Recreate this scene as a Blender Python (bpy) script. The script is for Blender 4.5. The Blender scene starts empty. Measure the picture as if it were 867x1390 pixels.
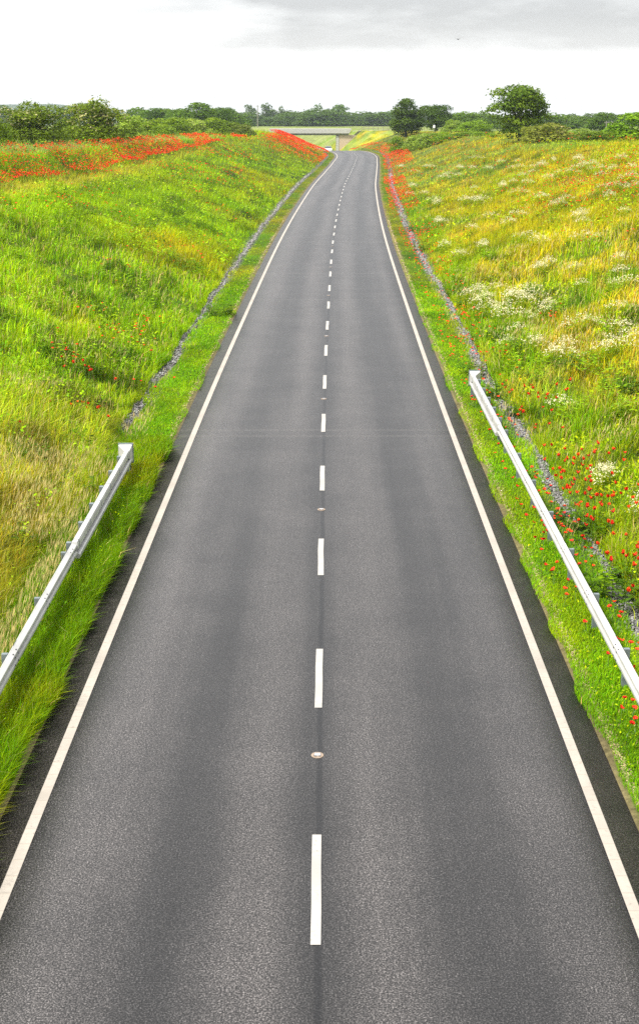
import bpy, math
import numpy as np
from mathutils import Vector, Matrix

RS = np.random.default_rng(7)
C = bpy.context.scene.collection
R = math.radians

# ------------------------------------------------------------------ camera facts
H = 8.89                      # eye height over the carriageway (standing on an overbridge)
TH = R(15.64)                 # downward tilt
FPX = 1804.0                  # focal length in pixels of the 867 px wide photograph
CT, ST = math.cos(TH), math.sin(TH)

# ------------------------------------------------------------------ the lie of the land
_cd = np.array([-60, 0, 18, 30, 42, 61, 95, 139, 158, 194, 228, 263, 275, 285, 295, 305, 330, 360, 400, 450, 500, 600, 800, 7000], float)
_cxv = np.array([-.10, -.08, -.02, .055, .15, .40, .98, 2.21, 2.86, 4.47, 5.95, 7.0, 6.75, 6.05, 5.15, 4.2, 2.0, -1.0, -6, -14, -25, -58, -140, -140], float)
_h = np.diff(_cd); _dl = np.diff(_cxv) / _h
_t = np.empty_like(_cxv); _t[0] = 0; _t[-1] = _dl[-1]
_t[1:-1] = (_dl[:-1] * _h[1:] + _dl[1:] * _h[:-1]) / (_h[1:] + _h[:-1])


def cx(d):
    """x of the road's centre line at distance d (cubic Hermite)"""
    d = np.asarray(d, float)
    i = np.clip(np.searchsorted(_cd, d, side='right') - 1, 0, len(_cd) - 2)
    s = (d - _cd[i]) / _h[i]
    s2, s3 = s * s, s * s * s
    return ((2 * s3 - 3 * s2 + 1) * _cxv[i] + (s3 - 2 * s2 + s) * _h[i] * _t[i]
            + (-2 * s3 + 3 * s2) * _cxv[i + 1] + (s3 - s2) * _h[i] * _t[i + 1])


def plateau(d):
    d = np.asarray(d, float)
    return np.where(d < 900, 6.55 - .0105 * np.maximum(d, -60), -2.9 - .012 * (np.minimum(d, 4000) - 900))


def rz(d):
    """height of the carriageway: level, then over a crest and down to the underpass"""
    d = np.asarray(d, float)
    e = np.maximum(d - 280, 0)
    z = np.where(e < 29.4, -e * e / 1400.0, -.617 - .042 * (e - 29.4))
    z = np.maximum(z, -6.5)
    k = np.clip((d - 500) / 170, 0, 1); k = k * k * (3 - 2 * k)
    return z * (1 - k) + (plateau(d) - .4) * k


def sstep(a, b, x):
    t = np.clip((x - a) / (b - a), 0, 1)
    return t * t * (3 - 2 * t)


def smin(a, b, k):
    h = np.clip(.5 + .5 * (b - a) / k, 0, 1)
    return b * (1 - h) + a * h - k * h * (1 - h)


_lat = np.random.default_rng(3).random((256, 256))


def vnoise(x, y):
    x = np.asarray(x, float); y = np.asarray(y, float)
    xi = np.floor(x).astype(int); yi = np.floor(y).astype(int)
    fx = x - xi; fy = y - yi
    fx = fx * fx * (3 - 2 * fx); fy = fy * fy * (3 - 2 * fy)
    a = _lat[xi & 255, yi & 255]; b = _lat[(xi + 1) & 255, yi & 255]
    c = _lat[xi & 255, (yi + 1) & 255]; d = _lat[(xi + 1) & 255, (yi + 1) & 255]
    return (a * (1 - fx) + b * fx) * (1 - fy) + (c * (1 - fx) + d * fx) * fy


def fbm(x, y, o=3):
    s = 0; a = .5; t = 0
    for k in range(o):
        s = s + a * vnoise(x * 2 ** k + 17.3 * k, y * 2 ** k + 5.1 * k); t += a; a *= .5
    return s / t


def ground(u, d):
    """height of the ground at offset u from the road centre, distance d"""
    u = np.asarray(u, float); d = np.asarray(d, float)
    a = np.abs(u)
    r = rz(d); P = np.maximum(plateau(d), r + .3)
    left = u < 0
    mL = np.interp(d, [0, 150, 230, 300, 345, 380, 420, 520], [3.1, 3.1, 2.5, 2.3, 1.8, 1.0, 1.0, 3])
    mR = np.interp(d, [0, 100, 300, 345, 372, 410, 520], [3.0, 3.1, 3.0, 2.0, 1.15, 1.15, 3])
    m = np.where(left, mL, mR)
    foot = np.where(left, 6.0, np.interp(d, [330, 372, 410, 460], [6, 8.6, 8.6, 6]))
    zs = r + np.maximum(a - foot, 0) / m
    w = np.interp(d, [0, 110, 170, 240], [1, 1, .6, 0])
    zb = P - 1.7 * w
    zr = smin(zs, P, .7)
    zl = smin(zs, zb, .5)
    ub = 6 + m * (zb - r)
    zl = zl + sstep(1.0, 3.8, a - ub) * 1.75 * w
    z = np.where(left, zl, zr)
    z = z + sstep(6.2, 9, a) * ((fbm(u * .22 + 40, d * .16) - .5) * .55 + (fbm(u * .8 + 9, d * .7) - .5) * .22)
    dip = -.09 * np.clip(1 - np.abs(a - 5.62) / .45, 0, 1)
    return z + .015 + dip + .02 * sstep(4.1, 4.4, a)


def ray_hit(px, py, lift=0.0):
    """where the ray through a photo pixel meets the ground: (x, d, z)"""
    r = (px - 433.5) / FPX; v = (650 - py) / FPX
    dy = CT + v * ST; dz = -ST + v * CT
    d = np.concatenate([np.arange(8, 150, .1), np.arange(150, 420, .25)])
    t = d / dy
    x = r * t; z = H + dz * t
    k = np.argmax(ground(x - cx(d), d) + lift >= z)
    return float(x[k]), float(d[k]), float(ground(x[k] - cx(d[k]), d[k]))


def at(px, d):
    """x of a thing that the photograph shows in column px and that stands d metres away"""
    return (px - 433.5) * (CT * d + 1.0) / FPX


# ------------------------------------------------------------------ mesh helpers
class MB:
    def __init__(self):
        self.v = []; self.f = []; self.m = []

    def quad_strip(self, loops, closed=True, cap=True, mi=0):
        n = len(loops[0]); b = len(self.v)
        for L in loops: self.v += [tuple(p) for p in L]
        for i in range(len(loops) - 1):
            for j in range(n if closed else n - 1):
                k = (j + 1) % n
                self.f.append((b + i * n + j, b + i * n + k, b + (i + 1) * n + k, b + (i + 1) * n + j)); self.m.append(mi)
        if cap and closed:
            self.f.append(tuple(b + j for j in range(n))[::-1]); self.m.append(mi)
            self.f.append(tuple(b + (len(loops) - 1) * n + j for j in range(n))); self.m.append(mi)

    def box(self, x0, x1, y0, y1, z0, z1, mi=0):
        self.quad_strip([[(x0, y0, z0), (x1, y0, z0), (x1, y1, z0), (x0, y1, z0)],
                         [(x0, y0, z1), (x1, y0, z1), (x1, y1, z1), (x0, y1, z1)]], mi=mi)

    def tube(self, pts, rad, n=6, mi=0):
        loops = []
        pts = [Vector(p) for p in pts]
        for i, p in enumerate(pts):
            a = pts[max(i - 1, 0)]; b = pts[min(i + 1, len(pts) - 1)]
            t = (b - a).normalized()
            s = t.cross(Vector((0, 0, 1)) if abs(t.z) < .9 else Vector((1, 0, 0))).normalized()
            q = t.cross(s)
            r = rad[i] if hasattr(rad, '__len__') else rad
            loops.append([p + (s * math.cos(k * math.tau / n) + q * math.sin(k * math.tau / n)) * r for k in range(n)])
        self.quad_strip(loops, mi=mi)

    def tri(self, a, b, c, mi=0):
        i = len(self.v); self.v += [tuple(a), tuple(b), tuple(c)]; self.f.append((i, i + 1, i + 2)); self.m.append(mi)

    def quad(self, a, b, c, d, mi=0):
        i = len(self.v); self.v += [tuple(a), tuple(b), tuple(c), tuple(d)]; self.f.append((i, i + 1, i + 2, i + 3)); self.m.append(mi)

    def mesh(self, name, mats, smooth=False):
        me = bpy.data.meshes.new(name); me.from_pydata(self.v, [], self.f)
        for m in (mats if isinstance(mats, (list, tuple)) else [mats]): me.materials.append(m)
        me.polygons.foreach_set('material_index', self.m)
        if smooth: me.polygons.foreach_set('use_smooth', [True] * len(self.f))
        me.update()
        return me

    def build(self, name, mats, parent=None, smooth=False, bevel=0):
        o = bpy.data.objects.new(name, self.mesh(name, mats, smooth)); C.objects.link(o)
        if parent: o.parent = parent
        if bevel:
            b = o.modifiers.new('bevel', 'BEVEL'); b.width = bevel; b.segments = 2; b.limit_method = 'ANGLE'
        return o


def tag(o, label=None, cat=None, group=None, kind=None):
    if label: o['label'] = label
    if cat: o['category'] = cat
    if group: o['group'] = group
    if kind: o['kind'] = kind
    return o


def empty(name, loc=(0, 0, 0), rz_=0):
    o = bpy.data.objects.new(name, None); C.objects.link(o)
    o.location = loc; o.rotation_euler = (0, 0, rz_); o.empty_display_size = .3
    return o


def link(name, mesh, parent=None, loc=(0, 0, 0), rot=(0, 0, 0), sc=(1, 1, 1)):
    o = bpy.data.objects.new(name, mesh); C.objects.link(o)
    if parent: o.parent = parent
    o.location = loc; o.rotation_euler = rot; o.scale = sc
    return o


def np_mesh(name, V, faces, col, mat, smooth=False):
    """V (n,3); faces: list of (k,m) int arrays (all faces of one array have m corners); col (n,3) or None"""
    me = bpy.data.meshes.new(name)
    me.vertices.add(len(V)); me.vertices.foreach_set('co', np.ascontiguousarray(V, np.float32).ravel())
    idx = np.concatenate([f.ravel() for f in faces]).astype(np.int32)
    tot = np.concatenate([np.full(len(f), f.shape[1], np.int32) for f in faces])
    st = np.concatenate([[0], np.cumsum(tot)[:-1]]).astype(np.int32)
    me.loops.add(len(idx)); me.loops.foreach_set('vertex_index', idx)
    me.polygons.add(len(tot)); me.polygons.foreach_set('loop_start', st)
    if smooth: me.polygons.foreach_set('use_smooth', np.ones(len(tot), bool))
    if col is not None:
        ca = me.color_attributes.new('tint', 'FLOAT_COLOR', 'POINT')
        rgba = np.ones((len(V), 4), np.float32); rgba[:, :3] = col
        ca.data.foreach_set('color', rgba.ravel())
    me.update(calc_edges=True)
    me.materials.append(mat)
    return me


# ------------------------------------------------------------------ materials
def new_mat(name):
    m = bpy.data.materials.new(name); m.use_nodes = True
    nt = m.node_tree; nt.nodes.clear()
    out = nt.nodes.new('ShaderNodeOutputMaterial')
    b = nt.nodes.new('ShaderNodeBsdfPrincipled')
    nt.links.new(b.outputs[0], out.inputs[0])
    return m, nt, b, out


def N(nt, typ, **kw):
    n = nt.nodes.new(typ)
    for k, v in kw.items():
        if k.startswith('i_'):
            key = k[2:]
            n.inputs[int(key) if key.isdigit() else key.replace('_', ' ')].default_value = v
        else: setattr(n, k, v)
    return n


def ramp(nt, src, stops, interp='LINEAR'):
    r = nt.nodes.new('ShaderNodeValToRGB'); r.color_ramp.interpolation = interp
    e = r.color_ramp.elements
    while len(e) < len(stops): e.new(.5)
    for q, (p, c) in zip(e, stops):
        q.position = p; q.color = (*c, 1) if hasattr(c, '__len__') else (c, c, c, 1)
    nt.links.new(src, r.inputs[0])
    return r.outputs[0]


def mixc(nt, a, b, fac, mode='MIX'):
    m = nt.nodes.new('ShaderNodeMix'); m.data_type = 'RGBA'; m.blend_type = mode
    for s, v in ((m.inputs[6], a), (m.inputs[7], b), (m.inputs[0], fac)):
        if isinstance(v, bpy.types.NodeSocket): nt.links.new(v, s)
        else: s.default_value = (*v, 1) if isinstance(v, tuple) else v
    return m.outputs[2]


def mth(nt, op, a, b=0.0, c=None):
    m = nt.nodes.new('ShaderNodeMath'); m.operation = op
    for s, v in zip(m.inputs, (a, b, c)):
        if v is None: continue
        if isinstance(v, bpy.types.NodeSocket): nt.links.new(v, s)
        else: s.default_value = v
    return m.outputs[0]


def simple(name, col, rough=.6, metal=0.0, spec=.4, var=.12, scale=6.0, bump=0.0):
    m, nt, b, o = new_mat(name)
    tc = N(nt, 'ShaderNodeTexCoord')
    n = N(nt, 'ShaderNodeTexNoise', i_Scale=scale, i_Detail=5.0)
    nt.links.new(tc.outputs['Object'], n.inputs['Vector'])
    c = ramp(nt, n.outputs[0], [(.3, tuple(x * (1 - var) for x in col)), (.7, tuple(min(1, x * (1 + var)) for x in col))])
    nt.links.new(c, b.inputs['Base Color'])
    b.inputs['Roughness'].default_value = rough; b.inputs['Metallic'].default_value = metal
    b.inputs['Specular IOR Level'].default_value = spec
    if bump:
        bp = N(nt, 'ShaderNodeBump', i_Strength=bump, i_Distance=.02)
        nt.links.new(n.outputs[0], bp.inputs['Height']); nt.links.new(bp.outputs[0], b.inputs['Normal'])
    return m


def leafy(name, trans=.35, rough=.55, spec=.2, objtint=False):
    """leaves and blades: colour from the mesh attribute 'tint', some light shining through"""
    m, nt, b, out = new_mat(name)
    at_ = N(nt, 'ShaderNodeAttribute', attribute_name='tint')
    c = at_.outputs['Color']
    if objtint:
        oi = N(nt, 'ShaderNodeObjectInfo')
        c = mixc(nt, c, oi.outputs['Color'], 1.0, 'MULTIPLY')
    nt.links.new(c, b.inputs['Base Color'])
    b.inputs['Roughness'].default_value = rough; b.inputs['Specular IOR Level'].default_value = spec
    t = N(nt, 'ShaderNodeBsdfTranslucent'); nt.links.new(c, t.inputs[0])
    mx = N(nt, 'ShaderNodeMixShader', i_0=trans)
    nt.links.new(b.outputs[0], mx.inputs[1]); nt.links.new(t.outputs[0], mx.inputs[2])
    nt.links.new(mx.outputs[0], out.inputs[0])
    return m


M = {}
M['grass'] = leafy('grass_blades', .34, .6, .05)
M['leaf'] = leafy('tree_leaves', .35, .55, .07, True)
M['weed'] = leafy('weed_leaves', .35, .55, .08)
M['petal'] = leafy('poppy_petals', .25, .6, .15)
M['bark'] = simple('bark', (.09, .07, .05), .9, var=.4, scale=12)
M['beam'] = simple('galvanised_beam', (.40, .40, .385), .45, .1, .5, .16, 2.2)
M['post'] = simple('galvanised_post', (.16, .19, .20), .5, .35, .5, .2, 9)
M['dark'] = simple('dark_steel', (.04, .042, .045), .6)
M['concrete'] = simple('concrete', (.36, .355, .34), .85, var=.12, scale=3, bump=.2)
M['soffit'] = simple('shaded_beam_concrete', (.24, .24, .24), .85, var=.12, scale=3)  # darker copy of the concrete: shade under the deck put into its colour
M['revet'] = simple('sandy_revetment', (.42, .33, .25), .9, var=.2, scale=6)
M['wood'] = simple('weathered_wood', (.20, .19, .15), .85, var=.3, scale=8)
M['white'] = simple('white_paint', (.80, .80, .79), .4)
M['glass'] = simple('dark_glass', (.02, .03, .04), .08, spec=.6)
M['rubber'] = simple('rubber', (.02, .02, .02), .8)
M['stud'] = simple('stud_casting', (.24, .185, .14), .7, .1, .3, .25, 30)
M['reflector'] = simple('stud_reflector', (.82, .84, .86), .2)
M['bird'] = simple('dark_feathers', (.03, .03, .035), .7)


def road_mat():
    m, nt, b, o = new_mat('asphalt')
    uv = N(nt, 'ShaderNodeUVMap', uv_map='lane')
    sp = N(nt, 'ShaderNodeSeparateXYZ'); nt.links.new(uv.outputs[0], sp.inputs[0])
    u, d = sp.outputs[0], sp.outputs[1]
    # wear across the lanes: polished wheel tracks are paler, the oil strip between them darker
    wob = N(nt, 'ShaderNodeTexNoise', i_Scale=.05, i_Detail=3.0); nt.links.new(uv.outputs[0], wob.inputs['Vector'])
    uu = mth(nt, 'ADD', u, mth(nt, 'MULTIPLY', mth(nt, 'SUBTRACT', wob.outputs[0], .5), .9))
    t = mth(nt, 'DIVIDE', mth(nt, 'ADD', uu, 4.2), 8.4)
    prof = [(-4.2, .30), (-3.75, .28), (-3.45, .55), (-2.7, .80), (-1.7, .22), (-.85, .85), (-.25, .48), (.0, .36), (.3, .5), (.95, .86), (1.95, .18), (2.9, .78), (3.45, .45), (3.8, .25), (4.2, .22)]
    pr = ramp(nt, t, [((a + 4.2) / 8.4, v) for a, v in prof], 'B_SPLINE')
    streak = N(nt, 'ShaderNodeTexNoise', i_Scale=1.0, i_Detail=4.0)
    mp = N(nt, 'ShaderNodeMapping'); mp.inputs['Scale'].default_value = (1.6, .05, 1)
    nt.links.new(uv.outputs[0], mp.inputs[0]); nt.links.new(mp.outputs[0], streak.inputs['Vector'])
    blot = N(nt, 'ShaderNodeTexNoise', i_Scale=.55, i_Detail=5.0, i_Roughness=.6); nt.links.new(uv.outputs[0], blot.inputs['Vector'])
    tone = mth(nt, 'ADD', mth(nt, 'MULTIPLY', pr, .74), mth(nt, 'ADD', mth(nt, 'MULTIPLY', streak.outputs[0], .36), mth(nt, 'MULTIPLY', blot.outputs[0], .28)))
    base = ramp(nt, tone, [(.40, (.0056, .0053, .0055)), (.64, (.0182, .0173, .0172)), (.90, (.047, .0434, .0422))])
    # hard strip outside the edge line: browner, unworn
    au = mth(nt, 'ABSOLUTE', u)
    hs = mth(nt, 'MULTIPLY', mth(nt, 'GREATER_THAN', au, 3.68), 1.0)
    hsn = N(nt, 'ShaderNodeTexNoise', i_Scale=2.2, i_Detail=6.0); nt.links.new(uv.outputs[0], hsn.inputs['Vector'])
    hcol = ramp(nt, hsn.outputs[0], [(.3, (.0130, .0118, .0110)), (.7, (.028, .025, .022))])
    base = mixc(nt, base, hcol, mth(nt, 'MULTIPLY', hs, .8))
    # construction seam down the middle
    sw = N(nt, 'ShaderNodeTexNoise', i_Scale=.9, i_Detail=3.0); nt.links.new(uv.outputs[0], sw.inputs['Vector'])
    du = mth(nt, 'ABSOLUTE', mth(nt, 'SUBTRACT', u, mth(nt, 'ADD', .03, mth(nt, 'MULTIPLY', mth(nt, 'SUBTRACT', sw.outputs[0], .5), .05))))
    seam = ramp(nt, du, [(.0, 1.0), (.028, .85), (.06, 0.0)])
    base = mixc(nt, base, (.004, .004, .0045), mth(nt, 'MULTIPLY', seam, .8))
    # a few laying joints across the lanes
    bw = N(nt, 'ShaderNodeTexNoise', i_Scale=1.0, i_Detail=2.0, noise_dimensions='1D')
    nt.links.new(mth(nt, 'MULTIPLY', d, .21), bw.inputs['W'])
    cr = ramp(nt, bw.outputs[0], [(.66, 0.0), (.69, 1.0), (.72, 0.0)])
    base = mixc(nt, base, (.06, .055, .05), mth(nt, 'MULTIPLY', cr, .35))
    # aggregate: pale and dark chippings
    tc = N(nt, 'ShaderNodeTexCoord')
    n1 = N(nt, 'ShaderNodeTexNoise', i_Scale=50.0, i_Detail=4.0, i_Roughness=.7); nt.links.new(tc.outputs['Object'], n1.inputs['Vector'])
    vo = N(nt, 'ShaderNodeTexVoronoi', i_Scale=64.0); nt.links.new(tc.outputs['Object'], vo.inputs['Vector'])
    g1 = ramp(nt, n1.outputs[0], [(.37, .08), (.5, .85), (.63, 3.2)])
    g2 = ramp(nt, vo.outputs['Color'], [(.0, .2), (.5, .9), (1.0, 2.2)])
    base = mixc(nt, base, g1, 1.0, 'MULTIPLY'); base = mixc(nt, base, g2, .8, 'MULTIPLY')
    nt.links.new(base, b.inputs['Base Color'])
    b.inputs['Roughness'].default_value = .40; b.inputs['Specular IOR Level'].default_value = .34
    bp = N(nt, 'ShaderNodeBump', i_Strength=.25, i_Distance=.006)
    nt.links.new(mth(nt, 'ADD', n1.outputs[0], vo.outputs['Distance']), bp.inputs['Height']); nt.links.new(bp.outputs[0], b.inputs['Normal'])
    return m


def paint_mat(name, col, ribs):
    m, nt, b, o = new_mat(name)
    tc = N(nt, 'ShaderNodeTexCoord')
    n = N(nt, 'ShaderNodeTexNoise', i_Scale=14.0, i_Detail=6.0, i_Roughness=.7); nt.links.new(tc.outputs['Object'], n.inputs['Vector'])
    n2 = N(nt, 'ShaderNodeTexNoise', i_Scale=1.1, i_Detail=4.0); nt.links.new(tc.outputs['Object'], n2.inputs['Vector'])
    c = ramp(nt, n.outputs[0], [(.30, tuple(x * .45 for x in col)), (.42, tuple(x * .92 for x in col)), (.7, tuple(x * 1.06 for x in col))])
    c = mixc(nt, c, tuple(x * .78 for x in col), ramp(nt, n2.outputs[0], [(.40, 0.0), (.7, 1.0)]))
    if ribs:
        sp = N(nt, 'ShaderNodeSeparateXYZ'); nt.links.new(tc.outputs['Object'], sp.inputs[0])
        fr = mth(nt, 'FRACT', mth(nt, 'MULTIPLY', sp.outputs[1], 1 / .36))
        rib = ramp(nt, fr, [(.0, 1.0), (.06, 1.0), (.09, 0.0), (.93, 0.0), (1.0, 1.0)])
        c = mixc(nt, c, (.30, .26, .21), mth(nt, 'MULTIPLY', rib, .45))
        bp = N(nt, 'ShaderNodeBump', i_Strength=.7, i_Distance=.008); nt.links.new(rib, bp.inputs['Height']); nt.links.new(bp.outputs[0], b.inputs['Normal'])
    nt.links.new(c, b.inputs['Base Color']); b.inputs['Roughness'].default_value = .65
    return m


def ground_mat():
    m, nt, b, o = new_mat('turf_and_soil')
    a = N(nt, 'ShaderNodeAttribute', attribute_name='tint')
    tc = N(nt, 'ShaderNodeTexCoord')
    n1 = N(nt, 'ShaderNodeTexNoise', i_Scale=9.0, i_Detail=6.0, i_Roughness=.7); nt.links.new(tc.outputs['Object'], n1.inputs['Vector'])
    n2 = N(nt, 'ShaderNodeTexNoise', i_Scale=.8, i_Detail=5.0); nt.links.new(tc.outputs['Object'], n2.inputs['Vector'])
    c = mixc(nt, a.outputs['Color'], ramp(nt, n1.outputs[0], [(.3, .45), (.55, .95), (.75, 1.35)]), 1.0, 'MULTIPLY')
    c = mixc(nt, c, ramp(nt, n2.outputs[0], [(.3, .75), (.7, 1.2)]), 1.0, 'MULTIPLY')
    nt.links.new(c, b.inputs['Base Color']); b.inputs['Roughness'].default_value = .95; b.inputs['Specular IOR Level'].default_value = .1
    bp = N(nt, 'ShaderNodeBump', i_Strength=.8, i_Distance=.08); nt.links.new(n1.outputs[0], bp.inputs['Height']); nt.links.new(bp.outputs[0], b.inputs['Normal'])
    return m


# ------------------------------------------------------------------ plant cover: colour and height by place
GREEN = np.array([.165, .315, .003]); LIME = np.array([.29, .44, .004]); DARK = np.array([.055, .120, .003])
YEL = np.array([.395, .365, .004]); OCH = np.array([.50, .36, .045]); STRAW = np.array([.56, .45, .16]); VIVID = np.array([.150, .320, .003])
PALE = np.array([.27, .33, .08]); FIELD = np.array([.26, .30, .085])


def mixv(a, b, t):
    t = np.clip(t, 0, 1)[:, None]
    return a * (1 - t) + b * t


def bank_edges(d):
    mL = np.interp(d, [0, 150, 230, 300, 345, 380, 420, 520], [3.1, 3.1, 2.5, 2.3, 1.8, 1.0, 1.0, 3])
    w = np.interp(d, [0, 110, 170, 240], [1, 1, .6, 0])
    return 6 + mL * (plateau(d) - 1.7 * w - rz(d)), w


def cover_colour(u, d):
    n = len(u); a = np.abs(u); left = u < 0
    f1 = fbm(u * .33 + 3, d * .20 + 8, 4); f2 = fbm(u * .9 + 31, d * .55 + 2, 3); f3 = fbm(u * .12 + 71, d * .07 + 20, 3)
    c = np.tile(GREEN, (n, 1))
    # left slope: fresh green, limier higher up, straw near the barrier's end
    cl = mixv(np.tile(GREEN, (n, 1)), LIME, (f1 - .38) * 3.2)
    cl = mixv(cl, DARK, (.48 - f2) * 6)  # dark green patches, deepened to put shadow into the grass colour
    cl = mixv(cl, LIME * 1.1, (f2 - .56) * 4)
    cl = mixv(cl, YEL, (f3 - .54) * 3.0)
    cl = mixv(cl, LIME, .45 * sstep(9, 15, a) * (d < 140))
    near = sstep(44, 30, d) * sstep(4.8, 5.8, a)
    cl = mixv(cl, OCH, near * np.clip((f1 - .45) * 3, 0, .35))
    ub, w = bank_edges(d)
    bench = np.exp(-((a - ub - .6) / 1.1) ** 2) * w
    cl = mixv(cl, OCH * .9 + LIME * .2, bench * .7)
    cl = mixv(cl, PALE, sstep(3.4, 4.6, a - ub) * sstep(.0, .3, w))
    far = sstep(170, 230, d)
    cl = mixv(cl, YEL * .6 + GREEN * .5, far * .55)
    # right slope: yellow ochre with green drifts
    cr = mixv(np.tile(YEL, (n, 1)), GREEN, (f1 - .47) * 4.0 + .18)
    cr = mixv(cr, OCH, (f2 - .54) * 3.0)
    cr = mixv(cr, DARK, (.44 - f2) * 5)  # dark green patches here also carry painted shadow
    cr = mixv(cr, GREEN * .8, .55 * sstep(46, 26, d) * sstep(.35, .6, f3 + .1))
    cr = mixv(cr, GREEN, .45 * sstep(1.2, .6, np.abs(a - 6.7)))
    cr = mixv(cr, YEL * 1.05, sstep(55, 75, d) * sstep(135, 105, d) * sstep(8, 12, a) * .45)
    cr = mixv(cr, PALE, .5 * sstep(115, 160, d) * sstep(.4, .6, f1))
    c = np.where(left[:, None], cl, cr)
    # verges next to the tarmac
    vr = sstep(6.0, 5.5, a)
    cv = mixv(np.tile(VIVID, (n, 1)), LIME, (f2 - .5) * 3)
    cv = mixv(cv, YEL, sstep(40, 90, d) * .55 + (f1 - .6) * 2)
    cvl = mixv(np.tile(GREEN * .72, (n, 1)), YEL * .85, (f2 - .48) * 2.2 + .05)
    cv = np.where((left & (d < 36))[:, None], cvl, cv)
    c = mixv(c, cv, vr)
    # the open country
    cf = mixv(np.tile(FIELD, (n, 1)), GREEN * .9, (f3 - .45) * 2.5)
    c = mixv(c, cf, sstep(395, 425, d))
    c = mixv(c, GREEN * .7 + PALE * .25, sstep(34, 48, a) * sstep(425, 395, d) * .8)
    return c * (.62 + .76 * fbm(u * .6 + 61, d * .4 + 33, 3))[:, None] * np.where(a < 6, 1.0, 1.04)[:, None]


def cover_height(u, d):
    a = np.abs(u); left = u < 0
    f = fbm(u * .9 + 5, d * .8 + 3, 3)
    h = np.where(left, .42, .40) * np.clip(-.25 + 2.5 * f, .18, 2)
    ub, w = bank_edges(d)
    h = np.where(left & (a > ub + 1.2), h * 1.35, h)
    h = np.where(left & (d < 36) & (a < 9), np.maximum(h, .30 + .35 * f), h)
    vh = np.where(left & (d < 35), .34, .085) * (.6 + .8 * f)
    t = sstep(5.3, 6.2, a)
    return vh * (1 - t) + h * t


# ------------------------------------------------------------------ setting: ground sheet
rows = np.concatenate([np.arange(-60, 8, 4), np.arange(8, 130, .55), np.arange(130, 330, 1.4), np.arange(330, 700, 5), 700 * 1.09 ** np.arange(0, 19)])
uc = np.concatenate([[0, 2.5, 3.9, 4.12], np.arange(4.3, 8, .22), np.arange(8, 34, .5), np.arange(34, 90, 2.5), 90 * 1.16 ** np.arange(0, 22)])
uc = np.concatenate([-uc[:0:-1], uc])
U, D = np.meshgrid(uc, rows)
Z = ground(U, D)
inroad = np.abs(U) < 4.0
Z = np.where(inroad, rz(D) - .12, Z)
X = U + cx(D)
V = np.stack([X, D, Z], -1).reshape(-1, 3)
nr, nc = U.shape
ii = np.arange(nr * nc).reshape(nr, nc)
F = np.stack([ii[:-1, :-1], ii[:-1, 1:], ii[1:, 1:], ii[1:, :-1]], -1).reshape(-1, 4)
gc = cover_colour(U.ravel(), D.ravel()) * np.where(D.ravel() < 330, .28, .7)[:, None]  # darkened below the blades: shade between them put into the ground colour
a_ = np.abs(U.ravel())
gc = mixv(gc, np.array([.17, .13, .07]), sstep(4.34, 4.22, a_ - .14 * (vnoise(D.ravel() * .9, a_ * 0 + 3) - .5)) * .8)           # gritty soil against the tarmac
gc = mixv(gc, np.array([.09, .09, .09]), sstep(.32, .22, np.abs(a_ - 5.62)) * .9)     # the drain trench
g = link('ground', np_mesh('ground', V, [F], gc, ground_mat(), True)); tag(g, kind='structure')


def ribbon(name, u0, u1, ds, lift, mat, zf=None, uvname=None, slab=0.0):
    us = np.linspace(u0, u1, 7 if u1 - u0 > 2 else 2)
    Uu, Dd = np.meshgrid(us, ds)
    Zz = (rz(Dd) if zf is None else zf(Uu, Dd)) + lift
    V = np.stack([Uu + cx(Dd), Dd, Zz], -1).reshape(-1, 3)
    n, k = Uu.shape; ii = np.arange(n * k).reshape(n, k)
    F = np.stack([ii[:-1, :-1], ii[:-1, 1:], ii[1:, 1:], ii[1:, :-1]], -1).reshape(-1, 4)
    Fs = [F]
    if slab:
        V2 = V.copy(); V2[:, 2] -= slab; off = len(V)
        V = np.concatenate([V, V2])
        for col, flip in ((0, True), (k - 1, False)):
            e = ii[:, col]; q = np.stack([e[:-1], e[1:], e[1:] + off, e[:-1] + off], -1)
            Fs.append(q[:, ::-1] if not flip else q)
    me = np_mesh(name, V, Fs, None, mat, False)
    if uvname:
        l = me.uv_layers.new(name=uvname)
        vi = np.empty(len(me.loops), np.int32); me.loops.foreach_get('vertex_index', vi)
        UV = np.stack([Uu.ravel(), Dd.ravel()], -1)
        if slab: UV = np.concatenate([UV, UV])
        l.data.foreach_set('uv', UV[vi].astype(np.float32).ravel())
    o = link(name, me); tag(o, kind='structure')
    return o


ds = np.concatenate([np.arange(-40, 200, 2.0), np.arange(200, 520, 1.0)])
ribbon('road', -4.1, 4.18, ds, 0, road_mat(), uvname='lane', slab=.11)
pm = paint_mat('edge_line_paint', (.325, .292, .25), True); pc = paint_mat('centre_line_paint', (.345, .33, .305), False)
ribbon('edge_line', -3.725, -3.58, ds, .004, pm)
ribbon('edge_line', 3.58, 3.725, ds, .004, pm)
mb = MB()
for k in range(-4, 70):
    d0 = 12.70 + 6.0 * k
    seg = np.linspace(d0, d0 + 2.3, 4)
    x0 = cx(seg) + .005
    jit = RS.normal(0, .004, 4)
    for i in range(3):
        mb.quad((x0[i] - .0575 + jit[i], seg[i], rz(seg[i]) + .005), (x0[i] + .0575 + jit[i], seg[i], rz(seg[i]) + .005),
                (x0[i + 1] + .0575 + jit[i + 1], seg[i + 1], rz(seg[i + 1]) + .005), (x0[i + 1] - .0575 + jit[i + 1], seg[i + 1], rz(seg[i + 1]) + .005))
tag(mb.build('centre_line', pc), kind='structure')

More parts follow.
